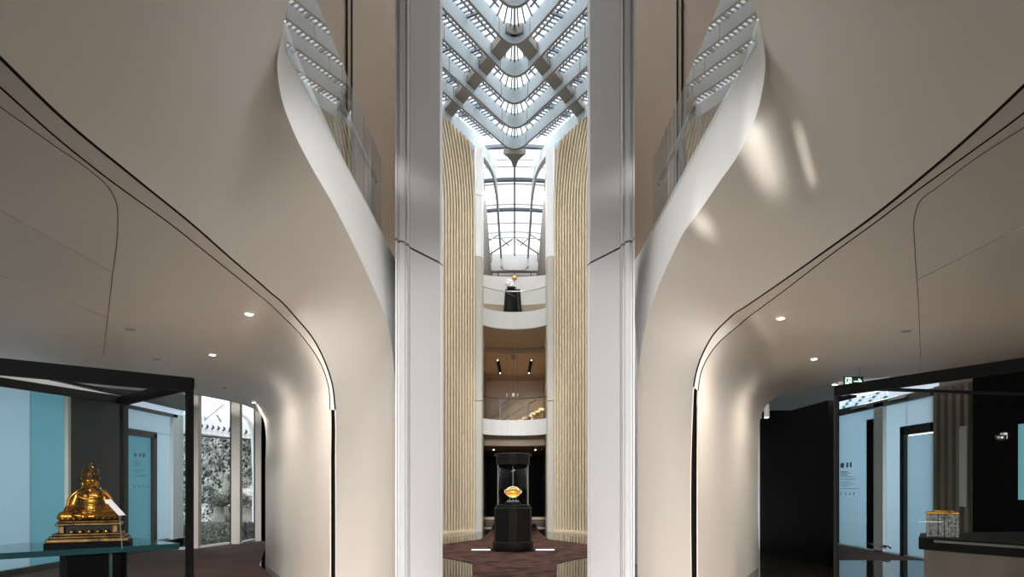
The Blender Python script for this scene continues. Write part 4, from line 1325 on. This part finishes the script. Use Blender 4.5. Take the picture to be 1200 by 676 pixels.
# head
mb.ball(L(0, 0.0, zb + 0.335), (0.054, 0.055, 0.062), 22, 16)
mb.ball(L(0, -0.018, zb + 0.308), (0.038, 0.035, 0.03), 16, 10)
mb.ball(L(0, -0.057, zb + 0.328), (0.0075, 0.014, 0.018), 10, 8)
mb.ball(L(0, -0.05, zb + 0.308), (0.016, 0.008, 0.005), 10, 6)
for s in (-1, 1):
    mb.ball(L(s * 0.021, -0.047, zb + 0.340), (0.014, 0.009, 0.006), 10, 6)
    mb.ball(L(s * 0.021, -0.046, zb + 0.354), (0.018, 0.008, 0.004), 10, 6)
    mb.ball(L(s * 0.056, 0.0, zb + 0.315), (0.010, 0.016, 0.034), 10, 8)
body = mb.build('figure', M['gold'], root, smooth=True)
rm = body.modifiers.new('merge', 'REMESH')
rm.mode, rm.voxel_size, rm.use_smooth_shade = 'VOXEL', 0.0045, True
# drapery, crown, ornaments
mb = MB()
for s in (-1, 1):
    mb.tube(spline([L(s * 0.09, 0.0, zb + 0.26), L(s * 0.15, 0.0, zb + 0.2), L(s * 0.175, 0.0, zb + 0.10), L(s * 0.19, -0.03, zb + 0.05), L(s * 0.235, -0.05, zb + 0.01)], 6), [0.014] * 12 + [0.022] * 13, 10)
    for k in range(4):
        mb.tube(spline([L(s * (0.05 + 0.04 * k), -0.07, zb + 0.06), L(s * (0.08 + 0.04 * k), -0.115 + 0.012 * k, zb + 0.035), L(s * (0.06 + 0.045 * k), -0.13 + 0.015 * k, zb + 0.005)], 5), 0.009, 8)
mb.tube([L(0.10 * math.cos(a), -0.035 - 0.03 * abs(math.sin(a)), zb + 0.235 - 0.05 * math.sin(a)) for a in np.linspace(0.1, math.pi - 0.1, 16)], 0.007, 8)
mb.build('drapery', M['gold'], root, smooth=True)
mb = MB()
mb.ball(L(0, 0.008, zb + 0.365), (0.050, 0.052, 0.048), 16, 10)
band = [L(0.052 * math.cos(a), 0.055 * math.sin(a), zb + 0.372) for a in np.linspace(0, 2 * math.pi, 25)[:-1]]
mb.tube(band, 0.008, 8, close=True)
for k in range(7):
    a = -math.pi / 2 + (k - 3) * 0.55
    x, y = 0.056 * math.cos(a), 0.058 * math.sin(a)
    h = 0.06 if k % 2 else 0.085
    dx, dy = 0.020 * math.sin(a), -0.020 * math.cos(a)
    v = []
    for hh, wd, out in ((0, 0.7, 1.0), (0.45, 1.0, 1.12), (0.75, 0.5, 1.16), (1.0, 0.05, 1.1)):
        for sx in (-1, 1):
            for th in (1.0, 0.86):
                v.append(L((x + dx * sx * wd) * out * th, (y + dy * sx * wd) * out * th, zb + 0.368 + h * hh))
    fs = []
    for q in range(3):
        o4 = q * 4
        fs += [(o4, o4 + 2, o4 + 6, o4 + 4), (o4 + 3, o4 + 1, o4 + 5, o4 + 7), (o4 + 1, o4, o4 + 4, o4 + 5), (o4 + 2, o4 + 3, o4 + 7, o4 + 6)]
    fs += [(0, 1, 3, 2), (12, 14, 15, 13)]
    mb.add(v, fs)
    mb.ball(L(x * 1.14, y * 1.14, zb + 0.368 + h * 0.42), 0.008, 8, 6)
mb.lathe([(0.040, 0), (0.042, 0.03), (0.024, 0.055), (0.028, 0.07), (0.012, 0.088), (0.014, 0.10), (0.003, 0.115)], L(0, 0.012, zb + 0.395), 16)
mb.build('crown', M['dark_gold'], root, smooth=False)
for s in (-1, 1):
    mb = MB()
    mb.ball(L(s * 0.070, 0.004, zb + 0.365), (0.017, 0.010, 0.017), 10, 8)
    mb.build('ear_rosette', M['dark_gold'], root, smooth=True)
    mb = MB()
    mb.ball(L(s * 0.064, -0.002, zb + 0.283), (0.014, 0.011, 0.017), 10, 8)
    mb.tube(spline([L(s * 0.06, 0.012, zb + 0.29), L(s * 0.085, 0.005, zb + 0.262), L(s * 0.11, 0.0, zb + 0.245)], 5), 0.012, 8)
    mb.build('ear_pendant', M['dark_gold'], root, smooth=True)
for s in (-1, 1):
    mb = MB()
    mb.ball(L(s * 0.021, -0.0555, zb + 0.3405), (0.011, 0.004, 0.0028), 10, 6)
    mb.tube(spline([L(s * 0.006, -0.057, zb + 0.350), L(s * 0.02, -0.0565, zb + 0.357), L(s * 0.036, -0.048, zb + 0.351)], 4), 0.0018, 6)
    mb.build('eye', M['black_metal'], root, smooth=True)
mb = MB()
mb.ball(L(0, -0.0575, zb + 0.3055), (0.014, 0.004, 0.0028), 10, 6)
mb.build('mouth', M['black_metal'], root, smooth=True)
light('statue_lamp', 'SPOT', (-3.45, 5.55, 2.45), (-3.78, 6.1, 1.4), 9, (1.0, 0.72, 0.38), angle=38, radius=0.03)
# slanted label plate before the statue
v = [P(122, 585.5, 5.75), P(130, 585, 5.75), P(147, 603.5, 5.75), P(139, 604, 5.75)]
o = MB().add(v, [(0, 1, 2, 3)]).build('label_plate', M['column'], face=EYEP, solid=0.006)
tag(o, 'tilted pale label plate in front of the gilt statue', 'label plate')
q = P(134, 640, 5.75)
MB().bar(P(140, 603, 5.76), Vector((P(140, 603, 5.76).x, 5.80, 1.07)), 0.006, 0.006, up=(1, 0, 0)).build('stem', M['steel'], o)

# ------------------------------------------------------------------ right glass case with the stone casket
quad = [(3.2, 6.8), (5.9, 7.4), (5.9, 4.2), (4.55, 4.2)]
root = empty('glass_display_case', (4.6, 6, 0), 'large black framed glass case holding the stone casket on the right', 'display case')
edge_bar(root, quad[0], quad[3], ZT - 0.05, 0.06, 0.10)
edge_bar(root, quad[0], quad[1], ZT - 0.015, 0.05, 0.03)
edge_bar(root, quad[1], quad[2], ZT - 0.015, 0.05, 0.03)
edge_bar(root, quad[2], quad[3], ZT - 0.05, 0.05, 0.10)
for q in quad:
    MB().box((*q, (ZT - 0.1) / 2), (0.03, 0.03, ZT - 0.1)).build('post', M['black_metal'], root)
for a, b in ((0, 3), (0, 1)):
    pa, pb = Vector((*quad[a], ZT / 2 - 0.05)), Vector((*quad[b], ZT / 2 - 0.05))
    MB().bar(pa, pb, 0.012, ZT - 0.1).build('glass_pane', M['glass'], root)
root = empty('display_table', (4.5, 6, 0), 'long table with black top and brown body under the stone casket', 'table')
tq = [(3.74, 6.32), (4.62, 4.7), (5.6, 4.7), (5.6, 7.2), (4.1, 6.9)]
MB().prism(tq, 1.02, 1.13).build('table_top', M['black_metal'], root, bevel=0.006)
tb = [(3.79, 6.32), (4.65, 4.76), (5.55, 4.76), (5.55, 7.1), (4.12, 6.8)]
MB().prism(tb, 0, 1.02).build('body', M['brown_cab'], root)
MB().bar((3.80, 6.18, 1.105), (4.28, 5.30, 1.105), 0.015, 0.02).build('edge_strip', M['steel'], root)
# casket
cx_, cy_, rz_ = 4.02, 6.42, math.radians(-30)
root = empty('stone_casket', (cx_, cy_, 1.13), 'small carved grey stone casket with gilded lid on the right table', 'casket')
hh = 0.215
MB().box((cx_, cy_, 1.13 + hh / 2), (0.25, 0.18, hh), rz_).build('body', M['stone'], root, bevel=0.01)
ca, sa = math.cos(rz_), math.sin(rz_)
loc = lambda x, y, z: Vector((cx_ + x * ca - y * sa, cy_ + x * sa + y * ca, 1.13 + z))
for x in (-0.115, -0.02, 0.03, 0.115):
    mb = MB(); mb.box(loc(x, -0.09, hh / 2), (0.026, 0.03, hh), rz_); mb.build('pilaster', M['stone'], root, bevel=0.006)
mb = MB()
for x in (-0.07, 0.075):
    for k in range(5):
        mb.box(loc(x, -0.092, 0.03 + 0.038 * k), (0.06, 0.02, 0.022), rz_)
mb.build('carved_relief', M['stone'], root, bevel=0.005)['kind'] = 'stuff'
mb = MB()
mb.box(loc(0, 0, hh + 0.008), (0.265, 0.195, 0.018), rz_)
mb.box(loc(0.01, 0, hh + 0.024), (0.16, 0.12, 0.016), rz_)
mb.build('lid', M['gold'], root, bevel=0.005)
v = loc(-0.19, -0.14, 0.14)
o = MB().bar(v, loc(0.0, -0.17, 0.145), 0.05, 0.006).build('label_plate', M['column'])
tag(o, 'thin pale label plate in front of the stone casket', 'label plate')
MB().bar(loc(-0.12, -0.15, 0.14), loc(-0.12, -0.15, 0.0), 0.006, 0.006, up=(1, 0, 0)).build('stem', M['steel'], o)

# unseen lamps added near the floor to make the sun patches on the right-hand wall
g = MB().grid(PETAL[1])
TP = BVHTree.FromPolygons([Vector(v) for v in g.v], g.f)


def on_petal(px, py):
    d = Vector(((px - CX) / F, 1, (HY - py) / F)).normalized()
    return TP.ray_cast(Vector(EYEP), d)[0] or P(px, py, 5.8)


light('sun_patch_lamp', 'AREA', (-1.0, 6.6, 0.06), on_petal(901, 203), 0.75, (1.0, 0.97, 0.92), 0.16, 0.85, spread=5, roll=0.6)
light('sun_patch_lamp', 'AREA', (-1.0, 7.4, 0.06), on_petal(823, 262), 0.22, (1.0, 0.97, 0.92), 0.12, 0.25, spread=5, roll=0.6)
light('sun_patch_lamp', 'AREA', (-1.0, 6.2, 0.06), on_petal(948, 198), 0.11, (1.0, 0.97, 0.92), 0.02, 0.6, spread=2, roll=0.6)
